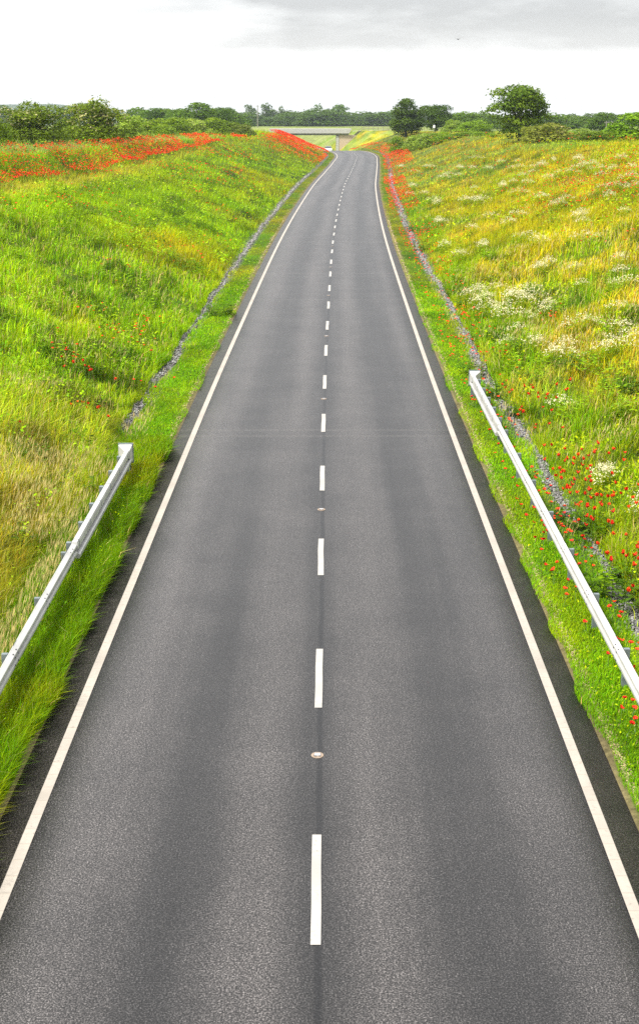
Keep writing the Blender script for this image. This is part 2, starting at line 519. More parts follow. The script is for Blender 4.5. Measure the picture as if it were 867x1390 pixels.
# ------------------------------------------------------------------ road studs
st = empty('road_stud')
mb = MB()
ring = lambda r, z, n=20: [(r * math.cos(k * math.tau / n), r * math.sin(k * math.tau / n), z) for k in range(n)]
mb.quad_strip([ring(.092, 0), ring(.089, .006), ring(.075, .010), ring(.055, .007)])
mb.build('casting', M['stud'], st)
mb = MB(); mb.box(-.045, .045, -.04, .04, .006, .020); mb.build('insert', simple('stud_insert', (.30, .30, .31), .5), st, bevel=.004)
for sx in (-1, 1):
    mb = MB(); mb.box(sx * .035 - .014, sx * .035 + .014, -.05, -.044, .008, .019); mb.build('reflector', M['dark'], st)


def copy_tree(o, parent=None):
    c = o.copy(); C.objects.link(c)
    if parent is not None: c.parent = parent
    for ch in list(o.children): copy_tree(ch, c)
    return c


for k in range(13):
    d = 17.15 + 12 * k
    o = st if k == 0 else copy_tree(st)
    o.location = (float(cx(d)) - .005, d, float(rz(d)) + .001)
    tag(o, {0: 'round pale road stud in the dark seam, the one that shows largest', 1: 'round road stud in the seam just past the barrier joint, second along the road'}.get(k, 'small round road stud set in the centre seam further along the road'),
        'road stud', 'road studs along the centre seam')

# ------------------------------------------------------------------ safety barriers
PROF = [(v, .02 + w * .90) for v, w in [(.000, .000), (.012, .010), (.078, .045), (.082, .060), (.082, .100), (.074, .115), (.006, .142), (.004, .168), (.074, .195), (.082, .210), (.082, .250), (.078, .265), (.012, .302), (.000, .312)]]


def sweep(prof, path, s, th=.008):
    """prof (v towards the road, w up) swept along path of (u_abs, d, z); s = side sign"""
    back = [(v - th, w) for v, w in prof[::-1]]
    loop = prof + back
    loops = []
    for (u, d, z) in path:
        loops.append([(float(cx(d)) + s * (u - v), d, z + w) for v, w in (loop if s > 0 else loop)])
    m = MB(); m.quad_strip(loops); return m


_b = MB(); _b.quad_strip([[(-.009, .018 * math.cos(q * 1.0472), .014 * math.sin(q * 1.0472)) for q in range(6)], [(.009, .018 * math.cos(q * 1.0472), .014 * math.sin(q * 1.0472)) for q in range(6)]])
BOLT = _b.mesh('bolt', M['dark'])


def barrier(s, d_end, d_trans, d_near, label, pitch, name='safety_barrier', flare=0.0):
    root = empty(name, (0, 0, 0))
    tag(root, label, 'crash barrier')
    zb = .44
    uf = lambda q: 4.74 + flare * (q - 8) / 24
    # W-beam lengths of 4.8 m with lapped, bolted joints
    d = d_trans; k = 0; beams = []
    while d > d_near:
        e = max(d - 2 * pitch, d_near)
        path = [(uf(q) + .0015 * (k % 2), q, zb) for q in np.linspace(d + .12, e - .12, 6)]
        beams.append(sweep(PROF, path, s).build('beam', M['beam'], root))
        d = e; k += 1
    # bolts at every post
    posts = list(np.arange(d_trans - .3, d_near, -pitch))
    for q in posts:
        x = float(cx(q)) + s * uf(q)
        p = MB()
        v0, v1 = .05, .15
        xs = sorted((x + s * v0, x + s * v1))
        p.box(xs[0], xs[1], q - .035, q + .035, -.4, .69)
        po = p.build('post', M['post'], root, bevel=.006)
        p = MB(); xs = sorted((x + s * .002, x + s * .05)); p.box(xs[0], xs[1], q - .05, q + .05, .50, .66)
        p.build('spacer', M['post'], po)
        bm_ = beams[min(int((d_trans - q) // (2 * pitch)), len(beams) - 1)]
        for dq in (-.10, .10):
            for w, v in ((.268, .058), (.222, .084), (.092, .084)):
                link('bolt', BOLT, bm_, (x - s * (v - .003), q + dq, zb + w))
    # energy absorbing terminal: two rails with a slot between them and a boxed head
    L = [(uf(q), q, 0) for q in np.linspace(d_trans + .1, d_end, 9)]
    up = [(-.02, .585), (.088, .585), (.098, .60), (.098, .70), (.085, .752), (.0, .756), (-.02, .745)]
    lo = [(.02, .425), (.125, .425), (.135, .44), (.135, .505), (.115, .520), (.02, .520)]
    bk = [(-.01, .50), (.03, .50), (.03, .60), (-.01, .60)]  # dark backing strip that paints the shade in the gap between the rails
    for nm, pf, mt in (('upper_rail', up, 'beam'), ('lower_rail', lo, 'beam'), ('slot_shade_plate', bk, 'dark')):
        m = MB(); m.quad_strip([[(float(cx(d)) + s * (u - v), d, w) for v, w in pf] for u, d, z in L]); m.build(nm, M[mt], root)
    for i, q in enumerate(np.arange(d_end - .55, d_trans, -1.33)):
        x = float(cx(q)) + s * uf(q)
        p = MB(); xs = sorted((x + s * .06, x + s * .16)); p.box(xs[0], xs[1], q - .05, q + .05, -.4, .69)
        po = p.build('post', M['post'], root, bevel=.006)
        p = MB(); xs = sorted((x + s * .018, x + s * .06)); p.box(xs[0], xs[1], q - .06, q + .06, .55, .67)
        p.build('spacer', M['post'], po)
        p = MB()
        for dq in (-.02,):
            p.quad_strip([[(x - s * (v * 1.03 + .002), q + dq + e, .67 + (w - .67) * 1.06) for v, w in up] for e in (0, .022)])
        xs = sorted((x - s * .138, x - s * .128)); p.box(xs[0], xs[1], q - .03, q + .03, .45, .50)
        p.build('clamp_band', M['post'], root)
    # head
    q = d_end; x = float(cx(q)) + s * uf(q)
    def sec(dd, v0, v1, z0, z1):
        return [(x - s * v0, dd, z0), (x - s * v1, dd, z0), (x - s * v1, dd, z1), (x - s * v0, dd, z1)]
    m = MB(); m.quad_strip([sec(q - .30, -.03, .11, .55, .765), sec(q - .05, -.20, .14, .40, .84), sec(q + .04, -.20, .14, .40, .84)])
    m.build('terminal_head', M['beam'], root, bevel=.015)
    m = MB(); m.quad_strip([sec(q + .041, -.22, .16, .36, .87), sec(q + .075, -.22, .16, .36, .87)])
    m.build('end_plate', M['post'], root, bevel=.012)
    m = MB(); xs = sorted((x - s * .10, x + s * .02)); m.box(xs[0], xs[1], q - .16, q - .06, -.4, .52)
    m.build('anchor_post', M['post'], root, bevel=.006)
    return root


barrier(1, 41.4, 34.4, -8, 'long pale steel crash barrier in front of the stone drain and poppies', 2.45)
barrier(-1, 31.9, 24.4, -8, 'shorter pale steel crash barrier standing in tall straw-coloured grass', 2.45, flare=.10)

# far barrier on the bend
root = empty('safety_barrier'); tag(root, 'distant thin pale crash barrier below the mound of massed poppies on the bend', 'crash barrier')
fd = np.arange(286, 352, 3.0)
m = MB(); m.quad_strip([[(float(cx(d)) - 5.0 + v * 1.0, d, float(rz(d)) + .47 + w) for v, w in PROF] + [(float(cx(d)) - 5.03, d, float(rz(d)) + .47 + w) for w in (.312, 0)] for d in fd])
m.build('beam', M['beam'], root)
for d in fd[::2]:
    m = MB(); x = float(cx(d)) - 5.15; m.box(x, x + .1, d - .05, d + .05, float(rz(d)) - .3, float(rz(d)) + .75); m.build('post', M['post'], root)

def drain(u, d):
    return 5.62 + .22 * (vnoise(d * .23, np.sign(u) * 7 + 20) - .5)


# ------------------------------------------------------------------ grass (uncountable): real blades
def sample_cover(n, d0, d1, umax, power):
    """points in (u, d): density falls with distance"""
    r = RS.random(n)
    p = 1 - power
    d = (d0 ** p + r * (d1 ** p - d0 ** p)) ** (1 / p)
    return d


def blades_mesh(name, u, d, h, w, col, five=True, straw=None):
    n = len(u)
    x = u + cx(d); z = ground(u, d)
    yaw = RS.random(n) * math.tau
    wx, wy = np.cos(yaw), np.sin(yaw)
    wind = .9 + RS.normal(0, .9, n)
    lean = h * np.clip(RS.gamma(2.0, .27, n), .02, 1.1)
    lx, ly = np.cos(wind) * lean, np.sin(wind) * lean
    base = np.stack([x, d, z - .02], -1)
    W = np.stack([wx * w, wy * w, np.zeros(n)], -1) * .5
    tip = base + np.stack([lx, ly, h * (1 - .3 * (lean / h) ** 2)], -1)
    if five:
        mid = base + np.stack([lx * .28, ly * .28, h * .58], -1)
        V = np.stack([base - W, base + W, mid + W * .8, mid - W * .8, tip], 1).reshape(-1, 3)
        b = np.arange(n)[:, None] * 5
        F = [b + np.array([0, 1, 2, 3]), b + np.array([3, 2, 4])]
        cc = np.repeat(col, 5, 0).reshape(n, 5, 3)
        if straw is not None: cc[:, 4] = straw
        return V, F, cc.reshape(-1, 3)
    V = np.stack([base - W, base + W, tip], 1).reshape(-1, 3)
    b = np.arange(n)[:, None] * 3
    return V, [b + np.array([0, 1, 2])], np.repeat(col, 3, 0)


def scatter(n, d0, d1, power, umin=3.95, umax=60, margin=1.22):
    d = sample_cover(n, d0, d1, umax, power)
    half = np.minimum(.243 * (d + 2) * margin + 1.5, umax)
    x = (RS.random(n) * 2 - 1) * half
    u = x - cx(d)
    a = np.abs(u)
    keep = (a > umin) & ~((np.abs(a - drain(u, d)) < np.where((u < 0) & (d < 36.5), 0, .14) - .07 * sstep(.66, .76, vnoise(d * .31, u * 0 + 77)) + .22 * (fbm(u * 0 + 3, d * .9) - .5)) & (RS.random(n) < .97) & (d < 190))
    # ragged gritty margin by the tarmac
    edge = 4.22 + np.where(u < 0, np.where(d < 34, -.10, -.06), -.09) + .20 * (vnoise(d * 1.1, u * 0 + 9) - .45)
    keep &= a > edge
    return u[keep], d[keep]


VV, FQ, FT, CC = [], [], [], []
off = 0


def add_blades(res):
    global off
    V, F, c = res
    for f in F: (FQ if f.shape[1] == 4 else FT).append(f + off)
    VV.append(V); CC.append(c); off += len(V)


def jitter(c, s):
    n = len(c)
    k = 1 + RS.normal(0, s, (n, 1)); hue = RS.normal(0, s * .6, n)
    c = c * np.clip(k, .35, 1.9)
    c[:, 0] *= np.clip(1 + hue, .5, 1.6)
    return c


BL = 1.0
# near and middle: five-vertex blades
u, d = scatter(int(620000 * BL), 8.5, 75, 1.55)
h = cover_height(u, d) * RS.uniform(.55, 1.35, len(u))
w = np.clip(.0085 * (d / 14) ** .75, .007, .035) * RS.uniform(.7, 1.5, len(u)) * np.where(h < .15, .9, 1.15)
c = jitter(cover_colour(u, d), .34)
dry = RS.random(len(u)) < np.where(np.abs(u) > 5.4, .10, .03)
c[dry] = jitter(np.tile(STRAW * .8, (dry.sum(), 1)), .2)
add_blades(blades_mesh('g', u, d, h, w, c))
# far: three-vertex tufts
u, d = scatter(int(330000 * BL), 70, 340, 1.9, umax=70)
h = cover_height(u, d) * RS.uniform(.5, 1.25, len(u))
w = .020 * (d / 60) ** .8 * RS.uniform(.7, 1.5, len(u))
c = jitter(cover_colour(u, d), .26)
add_blades(blades_mesh('g', u, d, h, w, c, five=False))
# short fine turf on the verges: extra density
dd = sample_cover(230000, 8.5, 70, 0, 1.6)
a = RS.uniform(3.95, 6.0, len(dd)); s = np.where(RS.random(len(dd)) < .5, -1, 1); u = a * s
k = (np.abs(u + cx(dd)) < .243 * dd * 1.2 + 1.5) & (np.abs(a - drain(u, dd)) > np.where((s < 0) & (dd < 36.5), 0, .15) - .07 * sstep(.66, .76, vnoise(dd * .31, dd * 0 + 77)) + .22 * (fbm(u * 0 + 3, dd * .9) - .5)) & (a > 4.28 + np.where(s < 0, np.where(dd < 34, -.16, -.14), -.17) + .20 * (vnoise(dd * 1.1, dd * 0 + 9) - .45))
u, d = u[k], dd[k]
h = cover_height(u, d) * RS.uniform(.6, 1.3, len(u)); w = np.clip(.007 * (d / 14) ** .75, .006, .03) * RS.uniform(.8, 1.5, len(u))
add_blades(blades_mesh('g', u, d, h, w, jitter(cover_colour(u, d), .2)))
# broad-leaved herbs growing through the grass in patches
for nL, da, db, pw, sz in ((210000, 9, 75, 1.5, .055), (80000, 70, 230, 1.7, .14)):
    u, d = scatter(nL, da, db, pw, umin=4.3)
    f = fbm(u * .55 + 70, d * .42 + 14, 3); k = RS.random(len(u)) < np.where(np.abs(u) < 6, .25, sstep(.44, .60, f)) * np.where(u > 0, .7, 1.0); u, d, f = u[k], d[k], f[k]
    n = len(u); x = u + cx(d); h = cover_height(u, d) * RS.uniform(.25, 1.15, n) + .10 * sstep(.5, .65, f) * (np.abs(u) > 6)
    a0 = RS.random(n) * math.tau; tl = RS.normal(.25, .35, n)
    L_ = sz * (d / da) ** .35 * RS.uniform(.6, 1.5, n) * np.where(np.abs(u) < 6, .55, 1)
    p = np.stack([x, d, ground(u, d) + h], -1); dr = np.stack([np.cos(a0), np.sin(a0), tl], -1) * L_[:, None]; sd = np.stack([-np.sin(a0), np.cos(a0), RS.normal(0, .35, n)], -1) * L_[:, None] * .3
    V = np.stack([p - dr * .5, p + sd, p + dr * .5, p - sd], 1).reshape(-1, 3)
    hc = mixv(mixv(np.tile(GREEN, (n, 1)), LIME * 1.08, RS.random(n) * 1.3 - .1), DARK * 1.3, (vnoise(u * .5 + 33, d * .35) - .58) * 5)
    hc = mixv(hc, YEL, np.where(u > 0, .35, .0))
    add_blades((V, [np.arange(n)[:, None] * 4 + np.array([0, 1, 2, 3])], np.repeat(jitter(hc, .22), 4, 0)))
# seeding grass heads: pale feathery tops above the sward
u, d = scatter(170000, 14, 120, 1.5, umin=5.0)
f = fbm(u * .45 + 90, d * .3 + 44, 3)
pr = np.where(u < 0, sstep(.50, .62, f) * (sstep(48, 30, d) * 1.0 + .10), sstep(.52, .62, f) * .55)
k = RS.random(len(u)) < pr; u, d = u[k], d[k]
n = len(u)
h = cover_height(u, d) * .6 + RS.uniform(.25, .5, n)
x = u + cx(d); z = ground(u, d)
yaw = RS.random(n) * math.tau; lean = RS.uniform(.03, .2, n)
wv = np.stack([np.cos(yaw), np.sin(yaw), np.zeros(n)], -1) * (np.clip(.0055 * (d / 20) ** .7, .005, .03))[:, None]
top = np.stack([x + lean, d + lean * .3, z + h], -1); low = top - np.stack([lean * .4, lean * .1, .13 + RS.random(n) * .08], -1)
V = np.stack([low, (low + top) / 2 + wv, top, (low + top) / 2 - wv], 1).reshape(-1, 3)
add_blades((V, [np.arange(n)[:, None] * 4 + np.array([0, 1, 2, 3])], np.repeat(jitter(np.tile(np.array([.52, .43, .17]), (n, 1)), .15), 4, 0)))
o = link('grass', np_mesh('grass', np.concatenate(VV), [np.concatenate(FQ), np.concatenate(FT)], np.concatenate(CC), M['grass']))
tag(o, 'tall meadow grass and mown verge turf covering both slopes of the cutting', 'grass', kind='stuff')
del VV, CC, FQ, FT

# ------------------------------------------------------------------ stone drains
d = sample_cover(26000, 9, 190, 0, 1.5)
s = np.where(RS.random(len(d)) < .62, 1, -1)
a = drain(s, d) + np.clip(RS.normal(0, .10, len(d)), -.20, .20)
u = a * s
k = (np.abs(u + cx(d)) < .243 * d * 1.2 + 1.5) & ~((s < 0) & (d < 36.0 + RS.random(len(d)) * 1.5)); u, d = u[k], d[k]
n = len(u)
oct_ = np.array([(1, 0, 0), (-1, 0, 0), (0, 1, 0), (0, -1, 0), (0, 0, 1), (0, 0, -1)], float)
siz = RS.uniform(.016, .036, n) * np.clip((d / 25) ** .55, .9, 3)
Vs = oct_[None] * (1 + RS.normal(0, .28, (n, 6, 3)) * 1)
Vs = Vs + RS.normal(0, .22, (n, 6, 3))
Vs = Vs * siz[:, None, None] * np.array([1.25, 1.0, .75])
Vs += np.stack([u + cx(d), d, ground(u, d) + .012 + RS.random(n) * .03], -1)[:, None]
tf = np.array([(0, 2, 4), (2, 1, 4), (1, 3, 4), (3, 0, 4), (2, 0, 5), (1, 2, 5), (3, 1, 5), (0, 3, 5)])
Fs = (np.arange(n)[:, None, None] * 6 + tf[None]).reshape(-1, 3)
gcol = np.array([.135, .131, .125]) * RS.uniform(.4, 1.9, (n, 1)) * (1 + RS.normal(0, .04, (n, 3)))
mg, ntg, bg, og = new_mat('drain_stone')
ag = N(ntg, 'ShaderNodeAttribute', attribute_name='tint'); ntg.links.new(ag.outputs['Color'], bg.inputs['Base Color']); bg.inputs['Roughness'].default_value = .85
o = link('gravel', np_mesh('gravel', Vs.reshape(-1, 3), [Fs], np.repeat(gcol, 6, 0), mg))
tag(o, 'grey crushed stone filling the narrow drains at the foot of both slopes', 'gravel', kind='stuff')

# crumbs of grit along the tarmac edge
d = sample_cover(9000, 9, 110, 0, 1.5); s = np.where(RS.random(len(d)) < .62, 1, -1)
u = s * (4.2 + np.abs(RS.normal(.02, .06, len(d)))) + np.where(s > 0, .02, 0)
k = ~((s < 0) & (d < 34)) & (np.abs(u + cx(d)) < .243 * d * 1.2 + 1.5); u, d = u[k], d[k]; n = len(u)
siz = RS.uniform(.008, .022, n) * np.clip((d / 25) ** .5, .9, 2.5)
Vs = (oct_[None] + RS.normal(0, .3, (n, 6, 3))) * siz[:, None, None] * np.array([1.2, 1.2, .6])
Vs += np.stack([u + cx(d), d, ground(u, d) + .008], -1)[:, None]
Fs = (np.arange(n)[:, None, None] * 6 + tf[None]).reshape(-1, 3)
gcol = np.array([.34, .26, .14]) * RS.uniform(.5, 1.4, (n, 1))
o = link('grit', np_mesh('grit', Vs.reshape(-1, 3), [Fs], np.repeat(gcol, 6, 0), mg))
tag(o, 'pale gritty soil and dry crumbs along the tarmac edge', 'grit', kind='stuff')

# ------------------------------------------------------------------ poppies
RED = np.array([.60, .016, .006]); ORG = np.array([.78, .070, .010])
pp = []          # rows: u, d


def drop(u, d): pp.append(np.stack([np.atleast_1d(u), np.atleast_1d(d)], -1))


def cluster(px, py, n, su, sd):
    x, d, z = ray_hit(px, py, .4)
    drop(x - cx(d) + RS.normal(0, su, n), d + RS.normal(0, sd, n))


for args in [(800, 633, 14, .45, .5), (785, 665, 34, .7, 1.0), (815, 690, 26, .5, .7), (765, 695, 22, .45, .8), (862, 772, 12, .3, .4), (740, 700, 14, .4, 1.0),
             (625, 425, 18, .35, .9), (630, 455, 14, .3, .8), (595, 370, 16, .4, 1.2), (580, 320, 26, .5, 2.0), (575, 330, 20, .4, 2), (742, 430, 14, .4, .8), (748, 540, 12, .4, .5),
             (700, 300, 12, .7, 1.5), (680, 262, 12, .8, 2), (640, 320, 10, .7, 1.5), (745, 255, 14, 1.2, 2), (830, 250, 220, 2.4, 5), (852, 238, 260, 2.6, 6), (860, 222, 180, 3, 7), (740, 243, 90, 2, 5), (780, 262, 60, 1.5, 3), (860, 265, 70, 1.5, 3), (700, 234, 40, 2.5, 7), (640, 232, 40, 2.5, 8), (590, 228, 40, 2, 9), (800, 270, 30, 1.5, 3), (855, 205, 30, 3, 6),
             (530, 255, 40, .4, 4), (535, 235, 50, .5, 6), (770, 245, 16, 1.5, 3), (850, 340, 8, .8, 1), (590, 240, 20, 1.2, 4),
             (168, 450, 18, .5, .8), (100, 480, 12, .4, .6), (105, 500, 10, .3, .5), (180, 468, 10, .4, .6), (200, 438, 10, .5, .8), (170, 370, 10, .5, .8), (255, 345, 14, .7, 1.2), (130, 425, 8, .5, .7),
             (5, 290, 12, .8, 1.2), (100, 555, 4, .4, .5), (120, 555, 5, .3, .4), (20, 570, 2, .3, .3), (70, 455, 4, .6, .8), (190, 520, 5, .4, .6), (290, 330, 14, .7, 2), (330, 250, 40, 1.5, 6), (300, 290, 12, 1, 2), (205, 345, 8, .8, 1.5)]:
    cluster(*args)
# scattered over the right-hand verge, thickest by the barrier and the drain
n = 520
d = sample_cover(n, 14, 130, 0, 1.2); drop(RS.uniform(4.45, 6.5, n), d)
# whole banks of them
n = 11000
d = RS.uniform(45, 215, n); ub, w = bank_edges(d)
u = -(ub + RS.uniform(.4, 3.6, n)); k = RS.random(n) < sstep(.33, .54, fbm(u * .3 + 3, d * .12 + 60, 3)) * 1.0; drop(u[k], d[k])
n = 9000
d = RS.normal(258, 26, n); u = -RS.uniform(5.2, 15, n); k = (d > 205) & (d < 322) & (RS.random(n) < sstep(.34, .54, fbm(u * .25 + 11, d * .1 + 7, 3) + .12 * sstep(225, 262, d))); drop(u[k], d[k])
n = 2800
d = RS.uniform(70, 170, n); u = RS.uniform(4.6, 7, n); k = RS.random(n) < sstep(.38, .56, fbm(u * .3 + 151, d * .1 + 7, 3)) * sstep(60, 120, d); drop(u[k], d[k])
n = 5200
d = RS.uniform(150, 325, n); u = RS.uniform(4.6, 9, n); k = RS.random(n) < sstep(.36, .58, fbm(u * .3 + 51, d * .07 + 7, 3)) * sstep(140, 230, d); drop(u[k], d[k])
n = 2200
d = RS.uniform(70, 240, n); ub, w = bank_edges(d); u = -(ub - RS.uniform(0, 7, n)); k = RS.random(n) < sstep(.45, .6, fbm(u * .3 + 5, d * .1 + 17, 3)); drop(u[k], d[k])
n = 2600
d = RS.uniform(60, 240, n); u = RS.uniform(12, 30, n); k = RS.random(n) < sstep(.52, .66, fbm(u * .25 + 25, d * .12 + 3, 3)) * .8; drop(u[k], d[k])
pp = np.concatenate(pp)
pp = pp[(np.abs(pp[:, 0]) > 4.4)]
inview = np.abs(pp[:, 0] + cx(pp[:, 1])) < .243 * (CT * pp[:, 1] + 2.5) * .99
low = (650 - 1390) / FPX
vis = inview & (pp[:, 1] > 12)
order = np.argsort(np.where(vis, pp[:, 1], 1e6))
single = order[:300]; rest = order[300:]

POP = []
for v in range(3):
    rs = np.random.default_rng(40 + v)
    m = MB(); cols = []
    hh = 1.0
    m.tube([(0, 0, 0), (.015, .01, .22), (.03, .0, .42)], .004, 4, 0)
    c0 = Vector((.03, 0, .42))
    for k in range(4):
        az = k * math.tau / 4 + rs.random() * .3
        lift = .030 + .012 * (k % 2)
        prev = None
        rowsP = []
        for i, (r, zz) in enumerate(((.006, .0), (.032, lift * .55), (.050, lift * 1.25 + rs.normal(0, .004)))):
            L = []
            for j in range(5):
                t = (j - 2) / 2
                aa = az + t * (.95 if i else .6)
                rr = r * (1 - .14 * t * t) * (1 + rs.normal(0, .05))
                L.append(c0 + Vector((rr * math.cos(aa), rr * math.sin(aa), zz + rs.normal(0, .003) * i + .004 * (k % 2))))
            rowsP.append(L)
        m.quad_strip(rowsP, closed=False, cap=False, mi=1)
    m.quad_strip([[c0 + Vector((.009 * math.cos(q * 1.047), .009 * math.sin(q * 1.047), zq)) for q in range(6)] for zq in (.0, .016)], mi=2)
    for q in range(3):
        a0 = rs.random() * 6.28; b0 = Vector((0, 0, .02 + .04 * q)); e = b0 + Vector((math.cos(a0) * .09, math.sin(a0) * .09, .06)); s_ = Vector((-math.sin(a0), math.cos(a0), 0)) * .012
        m.quad(b0 - s_ * .3, b0 + s_ * .3, (b0 + e) / 2 + s_, e, 0)
    POP.append(m.mesh('poppy', [simple('poppy_stem%d' % v, (.10, .17, .04), .7), simple('poppy_petal%d' % v, tuple(RED * (.85, 1.0, .95)[v] + (ORG - RED) * (.0, .3, .6)[v]), .55, spec=.15, var=.15, scale=30), M['dark']]))
for i, k in enumerate(single):
    u, d = pp[k]
    z = float(ground(u, d))
    if u > 0:
        if u < 4.95: lab = 'red poppy in the short green turf between tarmac and long barrier'
        elif u < 6.1: lab = 'red poppy beside the stone drain behind the long barrier'
        elif d < 45: lab = 'red poppy in the loose patch on the yellowing slope above the drain'
        else: lab = 'red poppy on the yellow slope farther than the long barrier end'
    else:
        if u > -6.1: lab = 'red poppy in the mown strip by the shorter barrier side drain'
        else: lab = 'red poppy dotted over the bright green grass slope'
    sc = (.62 if abs(u) < 5.5 else 1.25) * RS.uniform(.85, 1.15)
    fl = RS.uniform(.72, 1.0)
    o = link('poppy', POP[i % 3], None, (float(u + cx(d)), float(d), z), (RS.normal(0, .12), RS.normal(0, .12), RS.random() * 6.28), (fl, fl, sc))
    tag(o, lab, 'flower', 'single red poppies along the road')
P_ = pp[rest]
n = len(P_); u, d = P_[:, 0], P_[:, 1]
hgt = np.where(np.abs(u) < 5.5, .22, .42) * RS.uniform(.85, 1.4, n) + .30 * (d > 60)
cen = np.stack([u + cx(d), d, ground(u, d) + hgt], -1)
rad = RS.uniform(.040, .062, n) * np.clip((d / 60) ** .35, 1, 1.75)
ang = RS.random(n) * 6.28
hexa = [np.stack([np.cos(ang + q * 1.0472) * rad, np.sin(ang + q * 1.0472) * rad, RS.uniform(.2, .9, n) * rad], -1) for q in range(6)]
V = np.stack([cen] + [cen + h_ for h_ in hexa], 1).reshape(-1, 3)
b = np.arange(n)[:, None] * 7
F = np.concatenate([b + np.array([0, 1 + q, 1 + (q + 1) % 6]) for q in range(6)])
colp = jitter(mixv(np.tile(RED, (n, 1)), ORG, RS.random(n) * .5 + .5 * sstep(60, 200, d)), .15)
o = link('poppies', np_mesh('poppies', V, [F], np.repeat(colp, 7, 0), M['petal']))
tag(o, 'massed red poppies colouring the far mound and the top of both banks', 'flowers', kind='stuff')

# ------------------------------------------------------------------ white flower clumps and leafy weeds on the slopes
def clump_mesh(seed, L, W, nst, hh, cream):
    rs = np.random.default_rng(seed)
    Vv, Tf, Cc = [], [], []
    for i in range(nst):
        r = math.sqrt(rs.random()); t = rs.random() * 6.28
        x, y = r * math.cos(t) * L, r * math.sin(t) * W
        h = hh * (1.05 - .35 * r * r) * rs.uniform(.8, 1.15)
        tx, ty = x + rs.normal(.04, .05), y + rs.normal(.02, .05)
        b = len(Vv)
        Vv += [(x - .006, y, -.03), (x + .006, y, -.03), (tx, ty, h)]; Tf.append((b, b + 1, b + 2)); Cc += [GREEN * .9] * 3
        for q in range(3):        # leaves
            z0 = h * rs.uniform(.15, .7); a0 = rs.random() * 6.28; l = rs.uniform(.08, .2)
            b = len(Vv); px_, py_ = x + (tx - x) * z0 / h, y + (ty - y) * z0 / h
            Vv += [(px_ - .012 * math.sin(a0), py_ + .012 * math.cos(a0), z0), (px_ + .012 * math.sin(a0), py_ - .012 * math.cos(a0), z0), (px_ + l * math.cos(a0), py_ + l * math.sin(a0), z0 + l * .4)]
            Tf.append((b, b + 1, b + 2)); Cc += [(GREEN if rs.random() < .6 else YEL) * rs.uniform(.7, 1.2)] * 3
        if rs.random() < cream:
            for q in range(rs.integers(3, 7)):
                ox, oy, oz = rs.normal(0, .045, 3); rr = rs.uniform(.012, .024); b = len(Vv)
                tl = rs.normal(0, .4, 2)
                cc = np.array([.73, .68, .43]) * rs.uniform(.7, 1.1)
                for e in range(5):
                    ca, sa = math.cos(e * 1.2566) * rr, math.sin(e * 1.2566) * rr
                    Vv.append((tx + ox + ca, ty + oy + sa, h + oz * .5 + ca * tl[0] + sa * tl[1])); Cc.append(cc)
                Tf += [(b, b + 1, b + 2), (b, b + 2, b + 3), (b, b + 3, b + 4)]
    return np_mesh('white_flower_clump', np.array(Vv), [np.array(Tf)], np.array(Cc), M['weed'])


WH = [clump_mesh(60, .95, .30, 100, .62, .75), clump_mesh(61, .6, .42, 70, .66, .7), clump_mesh(62, 1.25, .30, 120, .6, .75), clump_mesh(63, .45, .3, 50, .6, .6)]
spots = [(735, 265), (700, 290), (757, 276), (768, 270), (690, 300), (640, 310), (740, 357), (733, 362), (672, 390), (700, 405), (688, 415), (640, 407), (622, 415), (712, 408), (742, 412), (672, 470),
         (850, 458), (835, 442), (762, 472), (790, 384), (800, 648), (772, 655), (822, 690), (745, 556), (603, 332), (622, 345), (655, 330), (600, 300), (562, 232), (582, 226), (602, 240), (622, 236),
         (642, 226), (662, 229), (702, 226), (722, 231), (752, 216), (782, 226), (802, 223), (832, 226), (852, 241), (846, 286), (682, 251), (696, 246), (706, 259), (746, 241), (648, 268), (665, 292), (690, 402),
         (652, 410), (615, 405), (780, 360), (640, 425), (760, 480), (850, 380), (790, 300), (560, 252), (575, 262), (545, 225), (815, 235), (770, 232), (842, 215), (735, 222), (680, 218), (700, 430), (725, 470), (840, 470), (700, 445)]
spots += [(float(RS.uniform(540, 866)), float(RS.uniform(208, 300))) for _ in range(26)] + [(float(RS.uniform(620, 866)), float(RS.uniform(300, 480))) for _ in range(9)]
for i, (px, py) in enumerate(spots):
    x, d, z = ray_hit(px, py, .45)
    if x - float(cx(d)) < 6.5: x = float(cx(d)) + 6.5 + RS.uniform(0, .6); z = float(ground(x - float(cx(d)), d))
    near = d < 34
    o = link('white_flower_clump', WH[i % 4], None, (x, d, z), (0, 0, .75 + RS.normal(0, .4)), (.7, .7, .9) if near else (RS.uniform(.7, 1.4), RS.uniform(.8, 1.4), RS.uniform(.9, 1.2)))
    tag(o, 'cream flowering clump low on the slope among scattered poppies' if near else 'cream white flower clump on the yellow-green slope facing the tall tree',
        'flower clump', 'white flower clumps on the yellow slope')


